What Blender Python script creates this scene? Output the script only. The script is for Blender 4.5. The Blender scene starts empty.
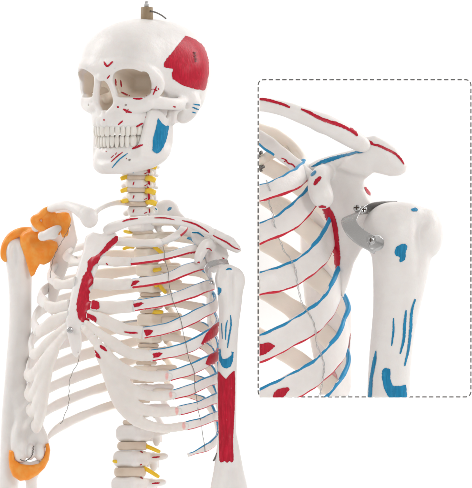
import bpy, math, random
import numpy as np
from mathutils import Vector
from mathutils.bvhtree import BVHTree
from mathutils.geometry import delaunay_2d_cdt

random.seed(7)
rng = np.random.default_rng(7)
C = bpy.context.scene.collection
S = 0.0014            # metres per unit; the model is laid out in units of 1.4 mm
DIST = 8.0            # camera distance (m)
DU = DIST / S
HGT = 1.40            # height of the lens above the ground

def W(p):
    """(right, down, towards the lens) layout units -> world metres"""
    p = np.asarray(p, float)
    k = 1.0 - p[..., 2] / DU
    return np.stack([(p[..., 0] - 236) * k * S, -p[..., 2] * S, (244 - p[..., 1]) * k * S + HGT], -1)

# ------------------------------------------------------------------ materials
def nmat(name):
    m = bpy.data.materials.new(name); m.use_nodes = True
    nt = m.node_tree
    return m, nt, nt.nodes['Principled BSDF'], nt.nodes, nt.links

def tex_coord(nt, scale):
    tc = nt.nodes.new('ShaderNodeTexCoord'); mp = nt.nodes.new('ShaderNodeMapping')
    mp.inputs['Scale'].default_value = (scale,) * 3
    nt.links.new(tc.outputs['Object'], mp.inputs['Vector'])
    return mp.outputs['Vector']

def noise(nt, scale, detail=3, rough=.5):
    n = nt.nodes.new('ShaderNodeTexNoise'); n.inputs['Scale'].default_value = scale
    n.inputs['Detail'].default_value = detail; n.inputs['Roughness'].default_value = rough
    nt.links.new(tex_coord(nt, 1), n.inputs['Vector'])
    return n.outputs['Fac']

def mixcol(nt, fac, a, b):
    m = nt.nodes.new('ShaderNodeMix'); m.data_type = 'RGBA'
    if isinstance(fac, float): m.inputs[0].default_value = fac
    else: nt.links.new(fac, m.inputs[0])
    for s, c in ((m.inputs[6], a), (m.inputs[7], b)):
        if isinstance(c, tuple): s.default_value = (*c, 1)
        else: nt.links.new(c, s)
    return m.outputs[2]

def math_(nt, op, a, b=0.0, c=None):
    m = nt.nodes.new('ShaderNodeMath'); m.operation = op
    for i, x in enumerate((a, b, c)):
        if x is None: continue
        if isinstance(x, (int, float)): m.inputs[i].default_value = x
        else: nt.links.new(x, m.inputs[i])
    return m.outputs[0]

def ramp(nt, f, p0, p1):
    r = nt.nodes.new('ShaderNodeMapRange'); r.interpolation_type = 'SMOOTHSTEP'
    r.inputs[1].default_value = p0; r.inputs[2].default_value = p1
    nt.links.new(f, r.inputs[0]); return r.outputs[0]

def bump(nt, bs, h, strength, dist):
    b = nt.nodes.new('ShaderNodeBump'); b.inputs['Strength'].default_value = strength
    b.inputs['Distance'].default_value = dist
    nt.links.new(h, b.inputs['Height']); nt.links.new(b.outputs[0], bs.inputs['Normal'])

RED = (0.56, 0.003, 0.028); BLUE = (0.008, 0.25, 0.49); PINK = (0.78, 0.28, 0.27)

def plastic(name, c1, c2, rough=.42, sss=.4, paint=False, rad=(1, .55, .35), bstr=.45, mottle=60, spec=.45, brush=False):
    m, nt, bs, N, L = nmat(name)
    col = mixcol(nt, ramp(nt, noise(nt, mottle, 4), .35, .7), c1, c2)
    if brush:                                                          # streaks left by the brush
        tc = N.new('ShaderNodeTexCoord'); mp = N.new('ShaderNodeMapping'); mp.inputs['Scale'].default_value = (520, 520, 60)
        mp.inputs['Rotation'].default_value = (.25, .35, .2)
        L.new(tc.outputs['Object'], mp.inputs['Vector']); bn = N.new('ShaderNodeTexNoise'); bn.inputs['Scale'].default_value = 1; bn.inputs['Detail'].default_value = 3
        L.new(mp.outputs[0], bn.inputs['Vector']); streak = bn.outputs['Fac']
        col = mixcol(nt, ramp(nt, streak, .38, .68), tuple(x * .80 for x in c1), col)
        thin = math_(nt, 'MULTIPLY', ramp(nt, noise(nt, 330, 4), .66, .80), .35)
        col = mixcol(nt, thin, col, tuple(.55 * x + .28 for x in c2))
    spk = ramp(nt, noise(nt, 900, 2), .70, .80)                       # faint casting specks
    col = mixcol(nt, math_(nt, 'MULTIPLY', spk, .10), col, tuple(x * .8 for x in c2))
    if paint:
        iv = N.new('ShaderNodeAttribute'); iv.attribute_name = 'shade_tint'   # warm shade of recesses and rear ribs, painted as an ivory tint
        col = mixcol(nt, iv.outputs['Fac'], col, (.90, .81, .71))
        wob = math_(nt, 'MULTIPLY_ADD', noise(nt, 260, 3), .55, -.27)
        tone = noise(nt, 500, 3)
        for at, ca in (('paint_pink', PINK), ('paint_blue', BLUE), ('paint_red', RED)):
            a = N.new('ShaderNodeAttribute'); a.attribute_name = at
            f = math_(nt, 'ADD', a.outputs['Fac'], math_(nt, 'MULTIPLY', wob, .35 if at != 'paint_pink' else 1.2))
            f = ramp(nt, f, .49, .53) if at != 'paint_pink' else math_(nt, 'MULTIPLY', ramp(nt, f, .45, .8), .65)
            cc = mixcol(nt, tone, ca, tuple(min(1, x * 1.25 + .008) for x in ca))
            col = mixcol(nt, f, col, cc)
    L.new(col, bs.inputs['Base Color'])
    r = math_(nt, 'MULTIPLY_ADD', noise(nt, 140, 3), .25, rough - .12)
    L.new(r, bs.inputs['Roughness'])
    bs.inputs['Subsurface Weight'].default_value = sss
    bs.inputs['Subsurface Radius'].default_value = rad
    bs.inputs['Subsurface Scale'].default_value = .006
    if paint:
        pass
    h = math_(nt, 'ADD', noise(nt, 110, 4, .6), math_(nt, 'MULTIPLY', noise(nt, 900, 3), .15))
    if brush: h = math_(nt, 'MULTIPLY_ADD', streak, .6, h)
    bump(nt, bs, h, bstr, .0016)
    bs.inputs['Specular IOR Level'].default_value = spec
    return m

def metal(name, c, rough, sc=700):
    m, nt, bs, N, L = nmat(name)
    col = mixcol(nt, noise(nt, sc, 3), c, tuple(x * .75 for x in c))
    L.new(col, bs.inputs['Base Color']); bs.inputs['Metallic'].default_value = 1
    L.new(math_(nt, 'MULTIPLY_ADD', noise(nt, sc, 4), .25, rough - .1), bs.inputs['Roughness'])
    bump(nt, bs, noise(nt, sc * 2, 3), .15, .0003)
    return m

def flat(name, c, rough=.6, var=.1, sc=200):
    m, nt, bs, N, L = nmat(name)
    col = mixcol(nt, noise(nt, sc, 4), c, tuple(x * (1 - var) for x in c))
    L.new(col, bs.inputs['Base Color']); bs.inputs['Roughness'].default_value = rough
    return m

M = {
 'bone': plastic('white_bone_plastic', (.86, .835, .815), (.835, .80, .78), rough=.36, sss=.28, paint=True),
 'ivory': plastic('ivory_bone_plastic', (.90, .81, .71), (.87, .78, .675), paint=True),
 'cartilage': plastic('cartilage_plastic', (.84, .805, .77), (.81, .765, .725), sss=.4, rough=.34, paint=True),
 'disc': plastic('disc_plastic', (.72, .60, .49), (.66, .54, .43), sss=.2),
 'nerve': plastic('yellow_nerve_plastic', (.95, .60, .02), (.93, .66, .07), rough=.35, sss=.1, bstr=.2),
 'orange': plastic('orange_ligament_rubber', (.93, .30, .02), (.93, .40, .07), rough=.36, sss=.3, rad=(1, .4, .1), mottle=90),
 'tooth': plastic('tooth_plastic', (.85, .82, .77), (.81, .77, .71), rough=.3, sss=.2, bstr=.1),
 'red': plastic('red_muscle_paint', RED, (.62, .008, .04), rough=.33, sss=.05, bstr=.16, mottle=170, spec=.3, brush=True),
 'blue': plastic('blue_muscle_paint', BLUE, (.02, .29, .53), rough=.33, sss=.05, bstr=.16, mottle=170, spec=.3, brush=True),
 'pink': plastic('pink_muscle_paint', (.76, .30, .31), (.80, .45, .44), rough=.4, sss=.1, mottle=170),
 'steel': metal('brushed_steel', (.62, .62, .62), .28),
 'wire': metal('dark_steel_wire', (.22, .21, .20), .4),
 'brass': flat('brown_rubber_stopper', (.36, .26, .155), .55, .25, 300),
 'dark': flat('dark_hole', (.05, .03, .02), .8),
 'dash': flat('grey_border_ink', (.07, .07, .07), .7),
 'board': flat('white_panel_board', (.93, .93, .93), .7, .01),
}

# ------------------------------------------------------------------ objects
ROOTS = {}
def root(name, label, cat, uvw):
    o = bpy.data.objects.new(name, None); C.objects.link(o)
    o.location = tuple(W(np.array(uvw))); o.empty_display_size = .05
    o['label'] = label; o['category'] = cat
    return o

def root_of(o):
    while o.parent: o = o.parent
    return o

def make(name, verts, faces, mat, parent=None, attrs=None, smooth=True, fmat=None, raw=False, label=None):
    """verts in layout units (uvw); one mesh object"""
    v = np.asarray(verts, float)
    if not raw: v = W(v)
    off = np.array(root_of(parent).location) if parent else np.zeros(3)
    v = v - off
    me = bpy.data.meshes.new(name)
    if isinstance(faces, np.ndarray): faces = faces.tolist()
    # closed meshes: outward normals by signed volume
    f0 = np.array([[f[0], f[1], f[2]] for f in faces]); vol = np.einsum('ij,ij->i', v[f0[:, 0]] - v.mean(0), np.cross(v[f0[:, 1]] - v.mean(0), v[f0[:, 2]] - v.mean(0))).sum()
    if vol < 0: faces = [f[::-1] for f in faces]
    me.from_pydata(v.tolist(), [], faces)
    mats = mat if isinstance(mat, (list, tuple)) else [mat]
    for m in mats: me.materials.append(M[m])
    if fmat is not None: me.polygons.foreach_set('material_index', np.asarray(fmat, np.int32))
    if smooth: me.polygons.foreach_set('use_smooth', np.ones(len(me.polygons), bool))
    for k, a in (attrs or {}).items():
        at = me.attributes.new(k, 'FLOAT', 'POINT'); at.data.foreach_set('value', np.asarray(a, np.float32))
    me.update()
    o = bpy.data.objects.new(name, me); C.objects.link(o)
    if parent: o.parent = parent
    if label: o['label'] = label
    return o

# ------------------------------------------------------------------ implicit solids
class Field:
    def __init__(s, lo, hi, h):
        s.h = h; s.lo = np.array(lo, float)
        s.n = np.ceil((np.array(hi) - s.lo) / h).astype(int) + 1
        s.f = np.full(s.n, 50., np.float32)
    def block(s, lo, hi):
        a = np.clip(np.floor((np.array(lo) - s.lo) / s.h).astype(int), 0, s.n)
        b = np.clip(np.ceil((np.array(hi) - s.lo) / s.h).astype(int) + 1, 0, s.n)
        if (b <= a).any(): return None, None
        g = [(s.lo[i] + s.h * np.arange(a[i], b[i])).astype(np.float32) for i in range(3)]
        return (slice(a[0], b[0]), slice(a[1], b[1]), slice(a[2], b[2])), (g[0][:, None, None], g[1][None, :, None], g[2][None, None, :])
    def op(s, prim, k=3., sub=False):
        fn, lo, hi = prim
        sl, g = s.block(np.array(lo) - k - 2, np.array(hi) + k + 2)
        if sl is None: return s
        d = fn(*g); f = s.f[sl]
        if sub:
            d = -d
            h = np.clip(.5 + .5 * (d - f) / k, 0, 1); s.f[sl] = f + (d - f) * h + k * h * (1 - h)
        else:
            h = np.clip(.5 + .5 * (f - d) / k, 0, 1); s.f[sl] = f + (d - f) * h - k * h * (1 - h)
        return s
    def add(s, *prims, k=3.):
        for p in prims: s.op(p, k)
        return s
    def cut(s, *prims, k=2.):
        for p in prims: s.op(p, k, True)
        return s
    def mesh(s, smooth=1):
        f = s.f; f[0] = f[-1] = 5; f[:, 0] = f[:, -1] = 5; f[:, :, 0] = f[:, :, -1] = 5
        neg = f < 0
        c = [neg[i:neg.shape[0] - 1 + i, j:neg.shape[1] - 1 + j, k:neg.shape[2] - 1 + k] for i in (0, 1) for j in (0, 1) for k in (0, 1)]
        anyn = c[0].copy(); alln = c[0].copy()
        for q in c[1:]: anyn |= q; alln &= q
        idx = np.argwhere(anyn & ~alln)
        vid = np.full(anyn.shape, -1, np.int64); vid[tuple(idx.T)] = np.arange(len(idx))
        corner = [(i, j, k) for i in (0, 1) for j in (0, 1) for k in (0, 1)]
        val = np.stack([f[idx[:, 0] + i, idx[:, 1] + j, idx[:, 2] + k] for i, j, k in corner], 1)
        acc = np.zeros((len(idx), 3)); cnt = np.zeros(len(idx))
        for a in range(8):
            for b in range(a + 1, 8):
                ca, cb = np.array(corner[a]), np.array(corner[b])
                if np.abs(ca - cb).sum() != 1: continue
                va, vb = val[:, a], val[:, b]; m = (va < 0) != (vb < 0)
                t = np.where(m, va / np.where(m, va - vb, 1), 0)
                acc += np.where(m[:, None], ca + t[:, None] * (cb - ca), 0); cnt += m
        v = (idx + acc / cnt[:, None]) * s.h + s.lo
        quads = []
        for ax in range(3):
            sl0 = [slice(None)] * 3; sl1 = [slice(None)] * 3
            sl0[ax] = slice(0, -1); sl1[ax] = slice(1, None)
            e = np.argwhere(neg[tuple(sl0)] != neg[tuple(sl1)])
            o1, o2 = [q for q in range(3) if q != ax]
            e = e[(e[:, o1] > 0) & (e[:, o2] > 0) & (e[:, o1] < vid.shape[o1]) & (e[:, o2] < vid.shape[o2])]
            def g(d1, d2):
                q = e.copy(); q[:, o1] -= d1; q[:, o2] -= d2; return vid[tuple(q.T)]
            q = np.stack([g(1, 1), g(0, 1), g(0, 0), g(1, 0)], 1)
            flip = neg[tuple(e.T)] ^ (ax == 1)
            q[~flip] = q[~flip][:, ::-1]
            quads.append(q)
        q = np.concatenate(quads); q = q[(q >= 0).all(1)]
        for _ in range(smooth):
            a = np.zeros_like(v); n = np.zeros(len(v))
            for i in range(4):
                for j in ((i + 1) % 4, (i + 3) % 4):
                    np.add.at(a, q[:, i], v[q[:, j]]); np.add.at(n, q[:, i], 1)
            v = v * .5 + .5 * a / np.maximum(n, 1)[:, None]
        return v, q

def ell(c, r, rot=None):
    c = np.array(c, float); r = np.array(r, float); R = max(r)
    def fn(x, y, z):
        x = x - c[0]; y = y - c[1]; z = z - c[2]
        if rot is not None:
            x, y, z = (rot[0][0] * x + rot[0][1] * y + rot[0][2] * z, rot[1][0] * x + rot[1][1] * y + rot[1][2] * z, rot[2][0] * x + rot[2][1] * y + rot[2][2] * z)
        k0 = np.sqrt((x / r[0]) ** 2 + (y / r[1]) ** 2 + (z / r[2]) ** 2)
        k1 = np.sqrt((x / r[0] ** 2) ** 2 + (y / r[1] ** 2) ** 2 + (z / r[2] ** 2) ** 2)
        return k0 * (k0 - 1) / np.maximum(k1, 1e-4)
    e = r if rot is None else np.array([R] * 3)
    return fn, c - e, c + e

def cap(a, b, ra, rb, sq=(1, 1, 1)):
    a = np.array(a, float); b = np.array(b, float); sq = np.array(sq, float)
    def fn(x, y, z):
        x = (x - a[0]) / sq[0]; y = (y - a[1]) / sq[1]; z = (z - a[2]) / sq[2]
        d = (b - a) / sq; L = max((d ** 2).sum(), 1e-6)
        t = np.clip((x * d[0] + y * d[1] + z * d[2]) / L, 0, 1)
        t2 = t * t * (3 - 2 * t)
        return (np.sqrt((x - d[0] * t) ** 2 + (y - d[1] * t) ** 2 + (z - d[2] * t) ** 2) - (ra + (rb - ra) * t2)) * min(sq)
    m = max(ra, rb) * sq
    return fn, np.minimum(a, b) - m, np.maximum(a, b) + m

def chain(pts, k=None, sq=(1, 1, 1)):
    """pts: (x,y,z,r) densified by a spline -> list of capsules"""
    P = spline(np.array(pts, float), max(2, 4 * (len(pts) - 1)) + 1)
    return [cap(P[i][:3], P[i + 1][:3], P[i][3], P[i + 1][3], sq) for i in range(len(P) - 1)]

def rbox(c, h, r, yaw=0.):
    c = np.array(c, float); cs, sn = math.cos(yaw), math.sin(yaw)
    def fn(x, y, z):
        x = x - c[0]; y = y - c[1]; z = z - c[2]
        x, z = cs * x + sn * z, -sn * x + cs * z
        qx, qy, qz = np.abs(x) - h[0] + r, np.abs(y) - h[1] + r, np.abs(z) - h[2] + r
        return np.sqrt(np.maximum(qx, 0) ** 2 + np.maximum(qy, 0) ** 2 + np.maximum(qz, 0) ** 2) + np.minimum(np.maximum(np.maximum(qx, qy), qz), 0) - r
    e = np.array([max(h[0], h[2]) * 1.42, h[1], max(h[0], h[2]) * 1.42])
    return fn, c - e, c + e

def poly2(px, py, pts):
    d = None; sgn = None
    n = len(pts)
    for i in range(n):
        a = pts[i]; b = pts[i - 1]
        ex, ey = b[0] - a[0], b[1] - a[1]
        wx, wy = px - a[0], py - a[1]
        t = np.clip((wx * ex + wy * ey) / (ex * ex + ey * ey + 1e-9), 0, 1)
        dd = (wx - ex * t) ** 2 + (wy - ey * t) ** 2
        d = dd if d is None else np.minimum(d, dd)
        c1 = py >= a[1]; c2 = py < b[1]; c3 = ex * wy > ey * wx
        fl = (c1 & c2 & c3) | (~c1 & ~c2 & ~c3)
        sgn = fl if sgn is None else sgn ^ fl
    return np.sqrt(d) * np.where(sgn, -1, 1)

def slab(pts, axes, depth, th, rnd, bulge=0.):
    """polygon in the plane of axes (two indices), thickness th about depth(a,b) along the third; edges rounded"""
    third = 3 - axes[0] - axes[1]
    pts = [tuple(p) for p in pts]
    def fn(x, y, z):
        g = (x, y, z); a, b, t = g[axes[0]], g[axes[1]], g[third]
        if axes[0] > axes[1]: pass
        d2 = poly2(a, b, pts)
        dep = depth(a, b) if callable(depth) else depth
        T = th + (bulge * np.clip(-d2 / 12, 0, 1) if bulge else 0)
        q1 = d2 + rnd; q2 = np.abs(t - dep) - T + rnd
        return np.sqrt(np.maximum(q1, 0) ** 2 + np.maximum(q2, 0) ** 2) + np.minimum(np.maximum(q1, q2), 0) - rnd
    P = np.array(pts); lo = np.zeros(3); hi = np.zeros(3)
    lo[axes[0]], lo[axes[1]] = P.min(0); hi[axes[0]], hi[axes[1]] = P.max(0)
    lo[third], hi[third] = (-400, 400) if callable(depth) else (depth - th - bulge - 2, depth + th + bulge + 2)
    return fn, lo, hi

# ------------------------------------------------------------------ curves
def spline(P, n):
    """Catmull-Rom through P, n samples spaced by chord length"""
    P = np.asarray(P, float)
    if len(P) == 2: return P[0] + np.linspace(0, 1, n)[:, None] * (P[1] - P[0])
    k = np.concatenate([[0], np.cumsum(np.linalg.norm(np.diff(P[:, :3], axis=0), axis=1) ** .5 + 1e-9)])
    Q = np.vstack([2 * P[0] - P[1], P, 2 * P[-1] - P[-2]])
    kk = np.concatenate([[k[0] - (k[1] - k[0])], k, [k[-1] + k[-1] - k[-2]]])
    L = np.concatenate([[0], np.cumsum(np.linalg.norm(np.diff(P[:, :3], axis=0), axis=1) + 1e-9)])
    tt = np.interp(np.linspace(0, L[-1], n), L, k)
    out = []
    for t in tt:
        i = int(min(max(np.searchsorted(k, t, side='right') - 1, 0), len(P) - 2)) + 1
        t0, t1, t2, t3 = kk[i - 1:i + 3]; p0, p1, p2, p3 = Q[i - 1:i + 3]
        A1 = (t1 - t) / (t1 - t0) * p0 + (t - t0) / (t1 - t0) * p1
        A2 = (t2 - t) / (t2 - t1) * p1 + (t - t1) / (t2 - t1) * p2
        A3 = (t3 - t) / (t3 - t2) * p2 + (t - t2) / (t3 - t2) * p3
        B1 = (t2 - t) / (t2 - t0) * A1 + (t - t0) / (t2 - t0) * A2
        B2 = (t3 - t) / (t3 - t1) * A2 + (t - t1) / (t3 - t1) * A3
        out.append((t2 - t) / (t2 - t1) * B1 + (t - t1) / (t2 - t1) * B2)
    return np.array(out)

def norm(a): return a / np.maximum(np.linalg.norm(a, axis=-1, keepdims=True), 1e-9)

def tube_geo(P, r, seg=10):
    """P Nx3, r scalar or N"""
    P = np.asarray(P, float); n = len(P); r = np.broadcast_to(np.asarray(r, float), (n,))
    T = norm(np.gradient(P, axis=0)); ref = np.array([0, 0, 1.]) if abs(T[0][2]) < .9 else np.array([1., 0, 0])
    A = []; a = norm(np.cross(T[0], ref))
    for t in T:
        a = norm(a - t * (a @ t)); A.append(a)
    A = np.array(A); B = np.cross(T, A)
    ang = np.linspace(0, 2 * np.pi, seg, endpoint=False)
    V = (P[:, None] + r[:, None, None] * (A[:, None] * np.cos(ang)[None, :, None] + B[:, None] * np.sin(ang)[None, :, None])).reshape(-1, 3)
    F = [[i * seg + j, i * seg + (j + 1) % seg, (i + 1) * seg + (j + 1) % seg, (i + 1) * seg + j] for i in range(n - 1) for j in range(seg)]
    F.append(list(range(seg))[::-1]); F.append(list(range((n - 1) * seg, n * seg)))
    return V, F

def join(geos):
    V = []; F = []; o = 0; mi = []
    for q, g in enumerate(geos):
        V.append(np.asarray(g[0])); F += [[i + o for i in f] for f in (g[1].tolist() if isinstance(g[1], np.ndarray) else g[1])]
        mi += [q] * len(g[1]); o += len(g[0])
    return np.vstack(V), F, mi

def cov(sd): return np.clip(.5 - .25 * sd, 0, 1)

def ribbon(P, up, hw, th, cross=28, wob=.25, seed=0):
    """flattened bar along P (Nx3). up: edge direction; returns verts, faces, (N,cross) edge offset, arc length, outward normal"""
    n = len(P); T = norm(np.gradient(P, axis=0))
    up = norm(up - T * np.sum(up * T, 1)[:, None]); nr = np.cross(T, up)
    a = np.linspace(0, 2 * np.pi, cross, endpoint=False); ca, sa = np.cos(a), np.sin(a)
    ex = .75
    cx = np.sign(ca) * np.abs(ca) ** ex; cy = np.sign(sa) * np.abs(sa) ** .9
    hw = np.array(np.broadcast_to(hw, (n,)), float); th = np.array(np.broadcast_to(th, (n,)), float)
    r2 = np.random.default_rng(seed); ph = r2.uniform(0, 6, 6); L = np.concatenate([[0], np.cumsum(np.linalg.norm(np.diff(P, axis=0), axis=1))])
    hw += wob * (np.sin(L * .11 + ph[0]) + .6 * np.sin(L * .29 + ph[1]))
    th += wob * .5 * np.sin(L * .17 + ph[2])
    P = P + up * (wob * .8 * np.sin(L * .07 + ph[3]))[:, None]
    V = P[:, None] + up[:, None] * (hw[:, None] * cx[None])[..., None] + nr[:, None] * (th[:, None] * cy[None])[..., None]
    F = [[i * cross + j, i * cross + (j + 1) % cross, (i + 1) * cross + (j + 1) % cross, (i + 1) * cross + j] for i in range(n - 1) for j in range(cross)]
    F.append(list(range(cross))[::-1]); F.append(list(range((n - 1) * cross, n * cross)))
    off = hw[:, None] * cx[None]
    return V.reshape(-1, 3), F, off, hw, L, cy

# ------------------------------------------------------------------ painted marks, laid on the surface
def bvh_of(o):
    me = o.data; off = Vector(root_of(o).location)
    vs = [v.co + off for v in me.vertices]
    return BVHTree.FromPolygons(vs, [tuple(p.vertices) for p in me.polygons])

CAM = Vector((0, -DIST, HGT))
def px_dir(x, y):
    return (Vector(tuple(W(np.array([x, y, 0.])))) - CAM).normalized()

def stroke_poly(pts, w, taper=.35, jit=.12):
    pts = np.array(pts, float)
    P = spline(np.c_[pts, np.zeros(len(pts))], max(6, int(np.linalg.norm(np.diff(pts, axis=0), axis=1).sum() / 1.3) + 2))[:, :2]
    T = norm(np.gradient(P, axis=0)); N_ = np.c_[-T[:, 1], T[:, 0]]
    t = np.linspace(0, 1, len(P)); wd = w / 2 * (taper + (1 - taper) * np.sqrt(np.clip(np.sin(np.pi * t), 0, 1)))
    w1 = wd * (1 + rng.normal(0, jit, len(P))); w2 = wd * (1 + rng.normal(0, jit, len(P)))
    return np.vstack([P + N_ * w1[:, None], (P - N_ * w2[:, None])[::-1]])

def wobble_poly(pts, step=1.3, jit=.22):
    pts = np.array(pts, float); out = []
    n = len(pts)
    for i in range(n):
        p0, p1, p2, p3 = pts[i - 1], pts[i], pts[(i + 1) % n], pts[(i + 2) % n]
        m = max(1, int(np.linalg.norm(p2 - p1) / step))
        for q in range(m):
            t = q / m
            lin = p1 + t * (p2 - p1)
            cr = .5 * ((2 * p1) + (-p0 + p2) * t + (2 * p0 - 5 * p1 + 4 * p2 - p3) * t * t + (-p0 + 3 * p1 - 3 * p2 + p3) * t ** 3)
            out.append(.5 * lin + .5 * cr + rng.normal(0, jit, 2))
    return np.array(out)

def paint(o, polys, lift=.22):
    """polys: list of (points, material); the paint film becomes part of the bone's own mesh"""
    tree = bvh_of(o); me = o.data; off = Vector(root_of(o).location)
    names = [m.name for m in me.materials]
    V = []; F = []; MI = []
    base = len(me.vertices)
    for pts, mk in polys:
        m = M[mk]
        if m.name not in names: me.materials.append(m); names.append(m.name)
        mi = names.index(m.name)
        pts = np.asarray(pts); lo = pts.min(0); hi = pts.max(0)
        st = 1.2
        gx, gy = np.meshgrid(np.arange(lo[0] + .4, hi[0], st), np.arange(lo[1] + .4, hi[1], st))
        g = np.c_[gx.ravel(), gy.ravel()] + rng.uniform(-.2, .2, (gx.size, 2))
        if len(g):
            d = poly2(g[:, 0], g[:, 1], [tuple(p) for p in pts]); g = g[d < -.45]
        allp = [Vector(p) for p in np.vstack([pts, g])]
        ed = [(i, (i + 1) % len(pts)) for i in range(len(pts))]
        vo, eo, fo, *_ = delaunay_2d_cdt(allp, ed, [list(range(len(pts)))], 1, 1e-4)
        hit = []
        for p in vo:
            d = px_dir(p[0], p[1]); loc, nr, fi, dist = tree.ray_cast(CAM, d)
            if loc is None: hit.append(None); continue
            if nr.dot(d) > 0: nr = -nr
            hit.append((loc + nr * lift * S - d * lift * S * .4, dist, p))
        ids = {}
        for f in fo:
            if any(hit[i] is None for i in f): continue
            ds = [hit[i][1] for i in f]
            if max(ds) - min(ds) > 7 * S: continue
            c = sum((Vector(vo[i]) for i in f), Vector((0, 0))) / len(f)
            if poly2(np.array([c[0]]), np.array([c[1]]), [tuple(p) for p in pts])[0] > 0: continue
            ff = []
            for i in f:
                if i not in ids: ids[i] = base + len(V); V.append(tuple(hit[i][0] - off))
                ff.append(ids[i])
            F.append(ff); MI.append(mi)
    if not F: print('PAINT MISSED', o.name, [p[0][0] for p in polys][:3]); return
    import bmesh
    bm = bmesh.new(); bm.from_mesh(me)
    nv = [bm.verts.new(v) for v in V]
    bm.verts.ensure_lookup_table()
    for f, mi in zip(F, MI):
        a, b, c = (nv[i - base] for i in f[:3])
        n = (b.co - a.co).cross(c.co - a.co)
        view = (a.co + off) - CAM
        vs = [nv[i - base] for i in f]
        if n.dot(view) > 0: vs = vs[::-1]
        try: fc = bm.faces.new(vs)
        except ValueError: continue
        fc.material_index = mi; fc.smooth = True
    bm.to_mesh(me); bm.free(); me.update()

def st(pts, w, mat, **k): return (stroke_poly(pts, w, **k), mat)
def pg(pts, mat, **k): return (wobble_poly(pts, **k), mat)

def frame(o, yaw, tilt=0.):
    """local (x lateral, y up, z forward) -> layout units"""
    c, s = math.cos(yaw), math.sin(yaw); ct, stt = math.cos(tilt), math.sin(tilt)
    def fn(p):
        p = np.asarray(p, float); x, y, z = p[..., 0], p[..., 1], p[..., 2]
        y, z = y * ct - z * stt, y * stt + z * ct
        return np.stack([o[0] + x * c - z * s, o[1] - y, o[2] + x * s + z * c], -1)
    return fn
# ================================================================== the skeleton
SK = root('anatomical_skeleton', 'white anatomical skeleton model with red and blue painted muscle marks, hanging from a bolt', 'skeleton', (150, 8, 0))

# ------------------------------------------------------------------ skull (local frame, turned 38 degrees to its right)
HEAD = frame((141, 70, 0), math.radians(38))
def both(fn):
    return [fn(1), fn(-1)]

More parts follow.
